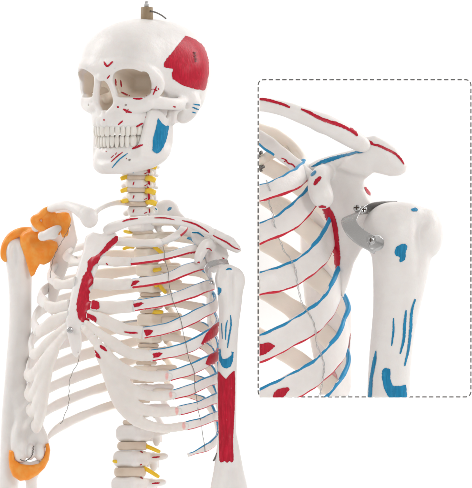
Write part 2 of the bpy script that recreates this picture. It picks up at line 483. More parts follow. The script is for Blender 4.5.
def build_skull():
    F = Field((-64, -62, -82), (64, 60, 78), .8)
    F.add(ell((0, .5, -20), (58.5, 50.5, 57.5)), k=2)
    F.add(ell((0, 1.5, 12), (50, 48.5, 51)), k=12)
    F.add(ell((0, 12, 34), (40, 26, 27)), k=12)                       # forehead
    F.add(ell((0, -28, -40), (40, 26, 32)), k=12)                     # occiput
    F.add(ell((0, -34, -2), (32, 14, 34)), k=8)                       # skull base
    for s in (1, -1):                                                 # temporal fossa
        F.cut(ell((s * 63, -16, 30), (13, 16, 15)), k=12)
    F.add(ell((0, -34, 34), (23, 26, 24)), k=7)                       # maxilla core
    for s in (1, -1):
        F.add(*chain([(0, 1, 60, 5), (13, 4, 58.5, 4.5), (27, 4, 53, 4.2), (40, -3, 40, 3.8), (46.5, -12, 31, 3.2), (43.5, -24, 33, 4.2)] if s > 0 else
                     [(0, 1, 60, 5), (-13, 4, 58.5, 4.5), (-27, 4, 53, 4.2), (-40, -3, 40, 3.8), (-45.5, -12, 31, 3.2), (-42.5, -24, 33, 4.4)]), k=7)
        F.add(ell((s * 36, -32, 38), (9, 8, 8)), k=5)                  # cheek bone
        F.add(*chain([(s * 36, -34, 38, 6), (s * 24, -36, 46, 6), (s * 12, -36, 52, 6)]), k=5)
        F.add(*chain([(s * 38, -27, 40, 4), (s * 27, -30, 48, 3.5), (s * 15, -27, 55, 3.4), (s * 9, -15, 58, 3.4), (s * 7, -2, 59, 3.6)]), k=3)
        F.add(ell((s * 24, -44, 32), (5, 10, 12)), k=5)
    # alveolar ridge
    for s in (1, -1):
        F.add(*chain([(0, -49, 55, 6.5), (s * 11, -49, 51, 6.5), (s * 20, -48, 41, 6.5), (s * 25, -47, 26, 6)], sq=(1, 1.3, 1)), k=4)
    for i in range(-6, 7):                                            # root juga over the teeth
        a = i * .27; x = 24.5 * math.sin(a * 1.0) * 1.05; z = 28 + 31.5 * math.cos(a) ** 1.0
        if abs(i) < 6: F.add(*[cap((x * .97, -44, z - 1.5), (x, -54, z + .6), 1.7, 2.2)], k=2.5)
    for s in (1, -1): F.add(*chain([(0, -60, 51, 4), (s * 10, -60, 47.5, 4), (s * 18, -60, 39, 4), (s * 23, -59, 24, 4.5)], sq=(1, 2.3, 1)), k=3)
    # eye sockets
    for s in (1, -1):
        for t in np.linspace(0, 1, 26):
            c = np.array([s * (27.2 - 13 * t), -13 + 0 * t, 49.5 - 32 * t]); r = 1 - .5 * t ** 1.6
            F.cut(rbox(c, (18.4 * r, 14.2 * r, 7.5), 6.6 * r + .8, -s * .5), k=1.2)
        F.cut(ell((s * 26, -13, 62), (15, 13, 11)), k=2)
        F.cut(ell((s * 26.5, -7, 53), (14.5, 9, 14)), k=1.5)
        # infratemporal hollow behind the cheek
        F.cut(ell((s * 41, -36, 22), (9.5, 16, 14)), k=3)
    # nasal opening
    F.cut(*chain([(0, -9, 60, 4.2), (0, -20, 57, 8.2), (0, -31, 54, 10)], sq=(1, 1, 1.7)), k=1.6)
    for s in (1, -1): F.cut(ell((s * 5.5, -34, 53), (6, 7.5, 17)), k=1.5)
    F.add(*chain([(0, 1, 58, 4), (0, -4, 61, 3.8), (0, -8, 65, 2.6)], sq=(1.15, 1, 1)), k=3)   # nasal bones
    for s in (1, -1):
        F.add(*chain([(s * 2, 0, 59, 3), (s * 4, -5, 62, 2.2), (s * 7.2, -11, 61.5, 1.8)]), k=3)
        F.add(*chain([(s * 7.5, -11, 60.5, 2.2), (s * 11.4, -22, 57.5, 2.1), (s * 12.2, -34, 56, 2.3), (s * 5, -42.6, 58.5, 2.2)]), k=2.5)
    F.add(cap((0, -42, 56), (0, -41.5, 61.5), 1.8, .7), k=2)
    for s in (1, -1):
        F.add(ell((s * 8.5, -29, 44), (2.2, 5, 7)), k=2.5)             # conchae
        # zygomatic arch
        F.add(*chain([(s * 38, -31, 37, 5), (s * 46, -33, 24, 4.2), (s * 50.5, -34, 8, 3.8), (s * 49.5, -33, -6, 4.5)], sq=(.75, 1.15, 1)), k=3)
        F.add(ell((s * 46, -36, -14), (8, 12, 10)), k=6)               # temporal bone
        F.add(*chain([(s * 47, -31, -20, 9.5), (s * 44, -41, -17, 7), (s * 41.5, -48, -14, 3.8)]), k=6)   # mastoid
        F.cut(ell((s * 54, -36, -7), (5, 3, 2.6)), k=1.5)
        F.cut(ell((s * 46, -44, -1), (6, 5, 5)), k=2)
        F.cut(ell((s * 33, -50, -22), (3.5, 7, 12)), k=3)
        F.add(ell((s * 40, -8, -2), (14, 16, 20)), k=8)
        F.add(cap((s * 21, -40, 16), (s * 22, -62, 17), 6.5, 3.2), k=3)  # pterygoid
    F.cut(ell((0, -50, -18), (9, 10, 11)), k=3)
    for s in (1, -1): F.cut(ell((s * 23, -35, 53.5), (1.3, 1.1, 3)), k=.8)
    for s in (1, -1): F.cut(ell((s * 17, 2, 62), (1.2, 1.2, 3)), k=.8)
    v, q = F.mesh(2)
    # warm shade inside the sockets and the nose, painted into the colour as ivory
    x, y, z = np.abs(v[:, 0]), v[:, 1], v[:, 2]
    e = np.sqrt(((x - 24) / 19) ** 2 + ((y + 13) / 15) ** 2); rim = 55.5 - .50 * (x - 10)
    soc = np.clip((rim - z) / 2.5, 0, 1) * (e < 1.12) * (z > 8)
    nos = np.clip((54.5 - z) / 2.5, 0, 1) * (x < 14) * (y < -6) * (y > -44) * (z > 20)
    vv = HEAD(v)
    return make('skull', vv, q, 'bone', SK, {'shade_tint': np.maximum(soc, nos)})
skull = build_skull()

def build_mandible():
    F = Field((-58, -112, -22), (58, -24, 72), .75)
    for s in (1, -1):
        F.add(*chain([(0, -85, 51, 5.5), (s * 11, -85, 47.5, 5.5), (s * 19, -84, 38, 5.5), (s * 25, -82, 24, 5), (s * 31, -79, 14, 4.5)], sq=(1, 1.25, 1)), k=4)
        F.add(*chain([(0, -94, 50.5, 6), (s * 10.5, -94.5, 47.5, 5.5), (s * 21.5, -92.5, 36.5, 5.5), (s * 31.5, -88, 20, 5), (s * 36, -81, 8, 4)], sq=(1, 1.1, 1)), k=7)
        F.add(ell((s * 8, -96, 49), (5, 4.5, 5)), k=4)
        pts = [(-36, 5), (-44, 3), (-60, -1), (-73, -1), (-81, 2), (-86, 9), (-90, 20), (-87, 39), (-78, 40), (-66, 37), (-52, 34), (-40, 31), (-36, 26), (-41, 18), (-48, 10), (-45, 7)]
        F.add(slab(pts, (1, 2), (lambda y, z, s=s: s * (38.8 + (y + 60) * .05 - np.clip(z - 16, 0, 30) * .42)), 2.6, 2.2), k=5)
        F.add(ell((s * 46, -38, 0), (7, 4, 3.6)), k=3)
        F.add(cap((s * 44, -42, 1), (s * 43, -52, 3), 3, 3), k=3)
    for s in (1, -1): F.add(*chain([(0, -74.5, 48.5, 3.8), (s * 10, -74.5, 45, 3.8), (s * 17.5, -74.5, 36.5, 3.8), (s * 23, -74, 22, 4.2)], sq=(1, 2.0, 1)), k=3)
    F.add(ell((0, -94, 52.5), (8, 6, 5)), k=5)
    F.cut(ell((0, -89, 60.5), (16, 3.2, 4)), k=5)
    for i in range(-5, 6):
        a = i * .29; x = 23 * math.sin(a); z = 26 + 28 * math.cos(a)
        F.add(cap((x, -80, z + .3), (x * .98, -88, z - .2), 2.1, 1.2), k=2.5)
    for s in (1, -1): F.cut(ell((s * 22, -90, 46), (1.4, 1.2, 3)), k=.8)
    # keep only lower teeth sockets clear
    v, q = F.mesh(2)
    return make('mandible', HEAD(v), q, 'bone', SK)
mandible = build_mandible()

def tooth_geo(c, yaw, w, h, d, kind):
    n, m = 14, 10; V = []
    for i in range(m + 1):
        t = -math.pi / 2 + math.pi * i / m
        for j in range(n):
            a = 2 * math.pi * j / n
            cx = math.copysign(abs(math.cos(a)) ** .7, math.cos(a)) * math.cos(t) ** .58 if abs(i - m / 2) < m / 2 else 0
            cz = math.copysign(abs(math.sin(a)) ** .7, math.sin(a)) * math.cos(t) ** .45 if abs(i - m / 2) < m / 2 else 0
            y = math.sin(t)
            k = 1 - .24 * ((1 + y) / 2) ** 1.5                    # narrower at the gum (y=+1 is the gum)
            if kind == 'incisor': dz = d * (.45 + .55 * (1 + y) / 2)
            elif kind == 'canine': dz = d * (.6 + .4 * (1 + y) / 2); k *= (.62 + .38 * min(1, (1 + y) * 1.4))
            else: dz = d
            yy = y * h
            if kind == 'molar' and y < -.7: yy += .35 * math.cos(3 * a)
            V.append((cx * w * k, yy, cz * dz))
    V = np.array(V); cs, sn = math.cos(yaw), math.sin(yaw)
    R = np.stack([V[:, 0] * cs + V[:, 2] * sn, V[:, 1], -V[:, 0] * sn + V[:, 2] * cs], -1) + np.array(c)
    Fc = [[i * n + j, i * n + (j + 1) % n, (i + 1) * n + (j + 1) % n, (i + 1) * n + j] for i in range(m) for j in range(n)]
    return R, Fc

def teeth(y, flip, a, b, z0, parent, widths):
    """teeth set round an elliptical arch: x = a sin t, z = z0 + b cos t"""
    for s in (1, -1):
        t = 0.
        L = 0
        for i, w in enumerate(widths):
            kind = 'incisor' if i < 2 else 'canine' if i == 2 else 'premolar' if i < 5 else 'molar'
            ds = lambda t: math.hypot(a * math.cos(t), b * math.sin(t))
            t += w / 2 / ds(t)
            x, z = a * math.sin(t), z0 + b * math.cos(t)
            yaw = math.atan2(a * math.sin(t) / a ** 2 * b, math.cos(t))
            yaw = math.atan2(math.sin(t) * b, math.cos(t) * a)
            t += w / 2 / ds(t)
            d = {'incisor': 2.4, 'canine': 2.7, 'premolar': 3.0, 'molar': 3.6}[kind]
            h = {'incisor': 6.6, 'canine': 7.0, 'premolar': 6.2, 'molar': 5.9}[kind]
            g = tooth_geo((0, 0, 0), 0, w * .56 * random.uniform(.95, 1.04), h * random.uniform(.93, 1.06), d, kind)
            V = g[0].copy()
            if flip: V[:, 1] *= -1
            yy = yaw * s + random.uniform(-.1, .1)
            cs, sn = math.cos(yy), math.sin(yy)
            V = np.stack([V[:, 0] * cs + V[:, 2] * sn, V[:, 1], -V[:, 0] * sn + V[:, 2] * cs], -1)
            V += np.array([s * x, y + random.uniform(-.3, .3), z])
            make('tooth', HEAD(V), g[1], 'tooth', parent)
teeth(-60.0, False, 25.5, 31, 28, skull, [6.2, 4.9, 5.4, 4.9, 4.8, 7.2, 6.8])
teeth(-71.2, True, 24.0, 29, 27, mandible, [4.2, 4.5, 5.0, 5.0, 5.1, 7.8, 7.4])

paint(skull, [
 pg([(178, 45), (186, 36), (196, 40), (204, 47), (208.4, 60), (208.6, 75), (205, 90), (198, 89.5), (184, 86), (173, 79), (172, 73), (173, 69), (164, 67), (165, 61), (172, 53)], 'red'),
 st([(104, 61.5), (107, 66), (113, 61.5)], 2.2, 'red'), st([(107, 79), (110, 75)], 1.3, 'red'),
 st([(115.5, 79), (116, 86)], 1.5, 'red'), st([(120.5, 80), (121.5, 87)], 1.5, 'red'),
 st([(121, 92), (126, 94.5), (130, 96)], 1.6, 'red'), st([(133, 98.5), (140, 98.8), (147, 95.5)], 1.8, 'red'),
 st([(117, 106.5), (119, 107.5)], 1.7, 'red'), st([(123, 109), (128, 111.5), (132, 112.5)], 2.2, 'red'), st([(126, 113), (128.5, 109)], 1.4, 'red'),
 st([(118, 125), (123, 120.5)], 1.6, 'red'), st([(136, 127), (143, 123)], 1.9, 'red'), st([(104, 119), (104.3, 121)], 1.4, 'red'),
 st([(153, 95), (156, 88), (156.5, 86)], 1.5, 'red'), st([(153.5, 89), (157.5, 91)], 1.4, 'red'), st([(151.5, 88), (152.3, 90)], 1.2, 'red'), st([(158, 88), (159, 90)], 1.2, 'red'),
 st([(193, 104), (199, 105), (202, 106)], 1.4, 'blue'), st([(192, 107), (197, 109), (200, 110)], 1.4, 'blue'), st([(192, 112), (196, 113)], 1.3, 'blue'),
 st([(148, 113), (151, 113.5)], 1.2, 'red'), pg([(145.5, 117), (148, 115.5), (149.5, 119), (149, 125), (146, 124)], 'red'), st([(173, 106.5), (176, 107)], 1.3, 'red'),
])
paint(mandible, [
 pg([(158, 118), (161.5, 122.5), (166, 126), (169, 126), (166, 141), (161, 151), (156.5, 153.5), (152.5, 150), (153, 139), (156, 128)], 'blue'),
 st([(132, 149), (137, 147), (143, 144.5)], 2.3, 'red'), st([(111, 162), (117, 156.5), (123, 152)], 1.2, 'red'),
 st([(112, 168), (119, 160), (128, 153)], 1.3, 'blue'), st([(111, 158), (114, 155)], .9, 'red'), st([(115, 155), (117, 152.5)], .9, 'red'),
 st([(106, 151), (106.6, 152)], .9, 'red'), st([(126, 158.5), (127, 159)], .9, 'red'),
])
# hanger on the crown
make('stopper', *tube_geo([(147, 23, 0), (147, 17, 0), (147, 7.4, 0), (147, 7, 0)], [6.1, 6.3, 5.9, 5.4], 28), 'brass', SK, smooth=True)
hb = make('hanging_bolt', *tube_geo([(146.5, 12, 0), (146.5, 2, 0), (146.5, 1.2, 0)], [2.4, 2.4, 2.0], 20), 'steel', SK)
make('split_ring', *tube_geo(spline([(150, 11, 5), (156, 12.5, 6), (162, 15.5, 4), (166, 18.6, 0)], 16), .8, 8), 'wire', SK)

_t = bvh_of(skull); _pts = []
for i in range(15):
    _d = px_dir(194.5 + i * .12 + (1.3 if i % 2 else -1.3), 52 + i * .7); _h = _t.ray_cast(CAM, _d)[0]
    _pts.append(np.array(_h - _d * .0012))
_V, _F = tube_geo(np.array(_pts) / S, .34, 6)
make('skull_cap_spring', _V * S, _F, 'wire', skull, raw=True)
# ------------------------------------------------------------------ body frame: the trunk is turned 40 degrees to its right
YAW = math.radians(40); cY, sY = math.cos(YAW), math.sin(YAW)
SP = np.array([  # v, u, w of the spine's vertebral bodies
 (160, 138, -4), (172, 136.5, -4), (184, 136, -5), (197, 136.5, -8), (211, 138, -13), (225, 141, -19), (240, 145, -26), (260, 148, -32), (285, 150, -37),
 (310, 150.5, -39), (340, 149, -38), (370, 145.5, -34), (395, 141, -28), (420, 136, -22), (440, 133, -18), (465, 130.5, -15), (490, 129, -14), (515, 129, -15)], float)
def spine(v): return np.array([np.interp(v, SP[:, 0], SP[:, 1]), v, np.interp(v, SP[:, 0], SP[:, 2])])

def vertebra_geo(kind):
    if kind == 'cervical':
        F = Field((-20, -8, -34), (20, 8, 12), .6)
        F.add(ell((0, 0, 0), (11, 9, 8)), k=1); F.cut(rbox((0, 11, 0), (20, 6.1, 20), 1), rbox((0, -11, 0), (20, 6.1, 20), 1), k=1.5)
        for s in (1, -1):
            F.add(*chain([(s * 7, 0, -2, 2.6), (s * 13, -1, -3, 2.2), (s * 16, -2.5, -2, 2.4)]), k=2)
            F.add(*chain([(s * 7, 1, -5, 2.6), (s * 9, 0, -12, 3), (s * 4, -1, -19, 2.2), (0, -2, -21, 2)]), k=2)
            F.add(ell((s * 11, 0, -11), (4, 5, 3.6)), k=2)
            F.add(cap((0, -2, -20), (s * 3, -4, -29), 2, 1.8), k=2)
        F.cut(ell((0, 0, -11), (5.5, 12, 5)), k=1.5)
    elif kind == 'thoracic':
        F = Field((-24, -24, -46), (24, 12, 16), .75)
        F.add(rbox((0, 0, 0), (11.5, 6.6, 10.5), 5), k=1)
        F.cut(ell((0, 0, 14), (16, 4.2, 5)), k=3)
        for s in (1, -1):
            F.cut(ell((s * 14, 0, 2), (4.5, 4.2, 10)), k=3)
            F.add(*chain([(s * 7, 3, -9, 3), (s * 10, 3, -16, 3.2), (s * 19, 4, -23, 3)]), k=2.5)
            F.add(ell((s * 8, 0, -17), (4, 7.5, 3)), k=2); F.add(cap((s * 8, 2, -17), (0, 0, -23), 2.4, 2.4), k=2)
        F.add(*chain([(0, 1, -22, 2.6), (0, -8, -32, 2.2), (0, -18, -40, 2.4)]), k=2.5)
        F.cut(ell((0, 0, -14), (5.5, 12, 4.5)), k=1.5)
    else:
        F = Field((-32, -18, -48), (32, 16, 20), .8)
        F.add(rbox((0, 0, 0), (16.5, 8.6, 13), 7), k=1)
        F.cut(ell((0, 0, 18.5), (22, 5, 5)), k=3)
        for s in (1, -1):
            F.cut(ell((s * 20.5, 0, 0), (5.5, 5, 11)), k=3)
            F.add(*chain([(s * 9, 3, -11, 3.6), (s * 11, 1, -18, 4), (s * 20, 2, -19, 2.4), (s * 28, 3, -21, 2.2)]), k=3)
            F.add(ell((s * 11, -3, -22), (4.5, 10, 4)), k=2.5); F.add(cap((s * 10, 0, -21), (0, -2, -26), 3, 3), k=3)
        F.add(slab([(4, -24), (3, -42), (-9, -43), (-8, -24)], (1, 2), 0., 2.0, 1.8), k=2)
        F.cut(ell((0, 0, -17), (7, 14, 5)), k=1.5)
    return F.mesh(1)
VG = {k: vertebra_geo(k) for k in ('cervical', 'thoracic', 'lumbar')}

def disc(v, rx, rz, h):
    a = np.linspace(0, 2 * np.pi, 36, endpoint=False); V = []; F = []
    prof = [(-h, .0), (-h, .9), (-h * .7, .98), (-h * .2, 1.02), (h * .2, 1.02), (h * .7, .98), (h, .9), (h, 0)]
    for y_, r_ in prof:
        for t in a: V.append((rx * max(r_, .01) * np.cos(t), y_, rz * max(r_, .01) * np.sin(t)))
    n = 36
    for i in range(len(prof) - 1): F += [[i * n + j, i * n + (j + 1) % n, (i + 1) * n + (j + 1) % n, (i + 1) * n + j] for j in range(n)]
    make('intervertebral_disc', frame(spine(v), YAW)(np.array(V)), F, 'disc', SK)

CERV = [163, 171.5, 183.5, 197, 211]; NYAW = math.radians(38)
for i, v in enumerate(CERV):
    o = make('vertebra', frame(spine(v), NYAW)(VG['cervical'][0] * np.array([1.08, 1, 1])), VG['cervical'][1], 'bone', SK)
    if i: paint(o, [st([(134.2, v - 1.8), (133, v + 1.8)], 1.3, 'blue' if i == 1 else 'red'), st([(149, v - 3), (150, v + 2)], 1.3, 'red'), st([(155, v - 3), (157, v - 1)], 1.1, 'red' if i % 2 else 'blue'), st([(144, v + 2.5), (147.5, v + 1)], .9, 'red')])
for v in (177.5, 190, 204): disc(v, 12.2, 9.6, 2.1)
THOR = [225, 239, 254, 270, 286.5, 303, 320, 337, 354, 372, 391, 411]
for v in THOR:
    make('vertebra', frame(spine(v), YAW)(VG['thoracic'][0]), VG['thoracic'][1], 'ivory' if 236 < v < 380 else 'bone', SK)
for a, b in zip([211] + THOR[:-1], THOR): disc((a + b) / 2, 10.8, 9.8, 1.8)
LUMB = [433.5, 459, 485]
for v in LUMB:
    o = make('vertebra', frame(spine(v), YAW)(VG['lumbar'][0]), VG['lumbar'][1], 'bone', SK)
    if v > 440: paint(o, [st([(152, v - 1.5), (160, v - 2.2)], 1.6, 'red'), st([(140, v - 8), (143, v - 6)], 1.2, 'red'), st([(140, v + 6), (142, v + 5)], 1.2, 'red')])
disc(422.5, 13.5, 11.5, 2.6); disc(446, 16.3, 13, 4.0); disc(472, 17.2, 13.6, 4.6)

def nerve(pts, r0, r1):
    P = spline(np.array(pts, float), 14); r = np.linspace(r0, r1, 14); r[-1] *= .8
    make('spinal_nerve', *tube_geo(P, r, 12), 'nerve', SK)
for v in (165, 178, 190.5, 201.5):
    c = spine(v); u = c[0]
    nerve([(u + 9, v + .5, c[2]), (u + 14, v + .5, c[2] + 12), (u + 19.5, v + 2.5, c[2] + 13)], 3.1, 2.8)
    if v > 170: nerve([(u - 5, v - 1, c[2] - 14), (u - 10, v - 1, c[2] + 2), (u - 15.5, v + (0 if v > 200 else .8), c[2] + 4)], 2.4, 2.3)
nerve([(146, 213, -22), (151, 212.5, -16), (155, 213, -18)], 1.6, 1.4)
for (x0, y0, x1, y1) in ((152, 245, 163, 254), (150, 271, 161, 269), (156, 282, 166, 293), (150, 312, 163, 312), (153, 284, 157, 286), (143, 422, 156, 425),
                         (146, 446, 160, 452), (146, 469, 159, 477)):
    c = spine((y0 + y1) / 2)
    nerve([(x0 - 5, y0 - 1, c[2] - 6), (x0, y0, c[2] + 6), (x1, y1, c[2] + 12)], 2.4, 1.9)
for (x0, y0, x1, y1) in ((128, 232, 124, 231), (129, 247, 123, 249), (118, 462, 113, 461)):
    c = spine(y0); nerve([(x0 + 4, y0, c[2] - 8), (x0, y0, c[2] + 2), (x1, y1, c[2] + 5)], 2.0, 1.6)
for pts in ([(147, 163, 6), (149, 175, 5), (148.5, 188, 4), (149, 200, 2)],):      # vertebral artery
    make('painted_artery', *tube_geo(spline(np.array(pts, float), 24), 1.1, 8), 'red', SK)

# ------------------------------------------------------------------ ribs
#        left edge, right edge, v at spine, v at the side, front end (u, v), half height, half thickness
RIB = {1: (92, 184, 222, 226, (160, 243), 4.0, 2.2), 2: (66, 198, 237, 247, (130, 262), 4.2, 2.3), 3: (50, 206, 252, 262, (131, 284), 5.2, 2.5),
       4: (40, 212, 268, 284, (133, 306), 5.6, 2.6), 5: (34, 215.5, 285, 303, (142, 333), 5.8, 2.6), 6: (31, 217, 302, 326, (150, 356), 5.8, 2.6),
       7: (28, 218, 319, 352, (168, 376), 5.6, 2.6), 8: (28, 219, 336, 373, (172, 395), 5.2, 2.5), 9: (29, 219.5, 353, 394, (178, 411), 4.8, 2.4),
       10: (32, 220, 371, 414, (185, 426), 4.5, 2.3), 11: (42, 218, 390, 433, (188, 455), 4.2, 2.1)}
def rib_ell(i):
    L, R = RIB[i][:2]; half = (R - L) / 2; cu = (R + L) / 2
    X = half / math.sqrt(cY ** 2 + .52 * sY ** 2); return cu, X, .72 * X
def rib_pt(i, ph, side):
    cu, X, Z = rib_ell(i); x = side * X * math.sin(ph); z = -Z * math.cos(ph)
    return cu + x * cY - z * sY, x * sY + z * cY
def front_phi(i):
    u = RIB[i][4][0]; ps = np.linspace(math.radians(95), math.radians(179), 300)
    d = [abs(rib_pt(i, p, 1)[0] - u) for p in ps]; return ps[int(np.argmin(d))]
def shell(v):
    """front wall of the chest at height v: centre u, X, Z"""
    vs = [(RIB[i][3] + RIB[i][4][1]) / 2 for i in range(1, 12)]
    e = [rib_ell(i) for i in range(1, 12)]
    return [np.interp(v, vs, [q[k] for q in e]) for k in range(3)]
def local_front(u, v):
    """(u,v) on the chest wall, front half -> body-local x (needed for mirroring)"""
    cu, X, Z = shell(v); ps = np.radians(np.linspace(60, 290, 900))
    uu = cu + X * np.sin(ps) * cY + Z * np.cos(ps) * sY
    w_ = X * np.sin(ps) * sY - Z * np.cos(ps) * cY
    d = np.abs(uu - u) - w_ * 1e-3
    k = int(np.argmin(d)); return ps[k]
def on_shell(v, ph, side, inset=0.):
    cu, X, Z = shell(v); X -= inset; Z -= inset
    x = side * X * math.sin(ph); z = -Z * math.cos(ph)
    return np.array([cu + x * cY - z * sY, v, x * sY + z * cY])

MID = {2: [(165, 256.5), (185, 251)], 3: [(165, 278.5), (188, 269)], 4: [(165, 301), (188, 293.5), (204, 287)], 5: [(165, 329), (185, 321.5), (203, 312)], 6: [(172, 352), (190, 346), (205, 337)],
       7: [(190, 369.5), (206, 362)], 8: [(190, 390), (207, 382)], 9: [(197, 406), (211, 400)], 10: [(200, 422.5), (213, 417)], 11: [(200, 450.5), (211, 445)], 1: [(172, 238)]}
def phi_at(i, u):
    ps = np.linspace(math.radians(60), math.radians(179), 500)
    w_ = [rib_pt(i, p, 1) for p in ps]; k0 = int(np.argmax([q[0] for q in w_]))
    d = [abs(w_[k][0] - u) for k in range(k0, 500)]; return ps[k0 + int(np.argmin(d))]
def sil(i):
    ps = np.linspace(math.radians(30), math.radians(179), 500); return ps[int(np.argmax([rib_pt(i, p, 1)[0] for p in ps]))]
RIBS = {}
def make_rib(i, side):
    L, R, vs, vl, (uf, vf), hw, th = RIB[i]
    pf = front_phi(i); n = 90
    ph = np.linspace(math.radians(10), pf, n)
    lat = math.radians(118 if side > 0 else 70)
    lat = min(lat, pf - .25)
    key = [(ph[0], vs), (ph[0] * .45 + lat * .55, vs + (vl - vs) * (.42 if i < 9 else .5)), (lat, vl), (pf, vf)]
    if side > 0:
        # seen from outside: the side point is the right-hand silhouette
        lat = sil(i); key = [(ph[0], vs), (.5 * ph[0] + .5 * lat, vs + (vl - vs) * .40), (lat, vl)] + [(phi_at(i, a), b) for a, b in MID[i][::-1]] + [(pf, vf)]
    else:
        key = [(ph[0], vs), (math.radians(55), vs + (vl - vs) * .5), (math.radians(100), vl + (vf - vl) * .25), (pf, vf - 2)]
    kp = np.array(key); P3 = np.c_[kp[:, 0] * 60, kp[:, 1], np.zeros(len(kp))]
    Q = spline(P3, 200); v = np.interp(ph * 60, Q[:, 0], Q[:, 1])
    P = np.array([[*rib_pt(i, p, side)] for p in ph]); P = np.c_[P[:, 0], v, P[:, 1]]
    if i == 1 and side < 0: P = spline(np.array([(132, 204, -26), (120, 202.5, -12), (108, 205, 6), (98, 210, 20), (93, 214, 26), (89, 217, 30)], float), n)
    # run the head of the rib into the vertebra
    c = spine(vs + 1); hd = np.array([c[0] + side * 9 * cY + 4, vs + 1, c[2] + side * 9 * sY - 5])
    t = np.clip(1 - np.arange(n) / 14, 0, 1)[:, None] ** 1.5 * (0 if i == 1 and side < 0 else 1); P = P * (1 - t) + hd * t
    # edge direction: mostly vertical, leaning in toward the axis for the upper ribs
    ctr = np.array([rib_ell(i)[0], 0, 0]); outw = norm(np.c_[P[:, 0] - ctr[0], np.zeros(n), P[:, 2]])
    lean = {1: 1.9, 2: .9, 3: .5, 4: .3, 5: .15}.get(i, 0.0) if i < 6 else -.06
    up = np.c_[np.zeros(n), -np.ones(n), np.zeros(n)] - outw * lean
    s = np.linspace(0, 1, n)
    h = hw * (.62 + .38 * np.clip(s * 4, 0, 1)) * (1 + .08 * np.sin(s * 3)); tt = th * (1.25 - .25 * np.clip(s * 4, 0, 1))
    if i == 11: h = h * np.clip((1 - s) * 5, .25, 1) ** .7; tt = tt * np.clip((1 - s) * 6, .4, 1)
    V, F, off, hh, Ln, cy = ribbon(P, up, h, tt, 28, seed=i * 3 + side)
    at = {}
    if side > 0 and i <= 11:
        q = (off / hh[:, None])
        lw = .75 if i > 1 else .9
        endm = np.minimum((Ln[-1] - Ln) - 1.5, Ln - Ln[-1] * .22)[:, None]
        dash = 1.0 * np.sin(Ln * .05 + i)[:, None]
        blue = np.abs(off - (hh[:, None] * .93)) - (.55 + .2 * dash); red = np.abs(off + hh[:, None] * .90) - (.68 - .2 * dash)
        at['paint_blue'] = cov(np.maximum(blue, -endm)).ravel(); at['paint_red'] = cov(np.maximum(red, -(endm - (0 if i > 1 else 20)))).ravel()
        if 6 < i < 11:
            d = np.hypot(((Ln[-1] - Ln)[:, None] + .5) * 1.6, off * .8) - 3.2
            at['paint_pink'] = cov(d).ravel()
    at['shade_tint'] = np.repeat(np.interp(Ln / Ln[-1], [0, .35, .55], [.9, .75, 0]), 28)  # warm bounced light on the rear half, put into the colour
    o = make('rib', V, F, 'bone', SK, at)
    RIBS[(i, side)] = (o, P)
    return o
for i in range(1, 12):
    for side in (1, -1): make_rib(i, side)

# costal cartilages, traced on the near side and mirrored through the breastbone
CART = {1: [(160, 243), (140, 243), (118, 242)], 2: [(130, 262), (115, 262), (101, 260)], 3: [(131, 284), (112, 285), (95, 283)], 4: [(133, 306), (112, 308), (92, 305)],
        5: [(142, 333), (126, 330), (106, 321), (88, 314)], 6: [(150, 356), (130, 353), (110, 341), (96, 330), (84, 321)],
        7: [(168, 376), (145, 376), (120, 368), (102, 350), (90, 336), (81, 326)],
        8: [(172, 395), (150, 396), (128, 388), (110, 370), (98, 349)], 9: [(178, 411), (155, 412), (132, 405), (116, 390), (105, 368)],
        10: [(185, 426), (160, 428), (138, 421), (121, 406), (110, 384)]}
CW = {1: (5, 5), 2: (4.6, 6), 3: (5.4, 6), 4: (5.8, 6.4), 5: (6.2, 5), 6: (7.2, 4.4), 7: (8.6, 4.4), 8: (9, 5.5), 9: (8.4, 5.2), 10: (7.4, 4.6)}
CARTO = {}; CPTS = {}
for i, pts in CART.items():
    for side in (1, -1):
        if i == 1 and side < 0: continue
        K = []
        for (u, v) in pts:
            K.append((local_front(u, v), v))
        pf = front_phi(i)
        K[0] = (pf - .03, K[0][1] - (2 if side < 0 else 0))
        if i == 1: K = [(pf - .03, K[0][1]), (2.5, 243), (2.95, 241)]
        K = np.array(K); n = 50
        Q = spline(np.c_[K[:, 0] * 60, K[:, 1], np.zeros(len(K))], n)
        P = np.array([on_shell(q[1], q[0] / 60, side, .3) for q in Q])
        tb = np.clip(1 - np.arange(n) / 10, 0, 1)[:, None]
        e = RIBS[(i, side)][1][-1]; P = P + (e - P[0]) * tb ** 1.5
        s = np.linspace(0, 1, n); a, b = CW[i]; CPTS[(i, side)] = P
        if i >= 6: continue
        h = a * np.sin(np.pi * np.clip(.5 - s * .0, 0, 1)) * (1 - s) + b * s
        h = np.interp(s, [0, .15, .6, 1], [RIB[i][5] * 1.12, RIB[i][5] * 1.1, a, b])
        outw = norm(np.c_[P[:, 0] - 125, np.zeros(n), P[:, 2]])
        up = np.c_[np.zeros(n), -np.ones(n), np.zeros(n)] - outw * ({1: 1., 2: .5}.get(i, 0.0))
        V, F, off, hh, Ln, cy = ribbon(P, up, h, np.interp(s, [0, .2, 1], [2.9, 2.6, 2.5]), 26, wob=.5, seed=i * 7 + side + 50)
        at = {'paint_pink': cov(np.hypot(Ln[:, None] - 1, off * .9) - 3.4).ravel()} if side > 0 and 6 < i < 11 else {}
        CARTO[(i, side)] = make('costal_cartilage', V, F, 'cartilage', RIBS[(i, side)][0], at)

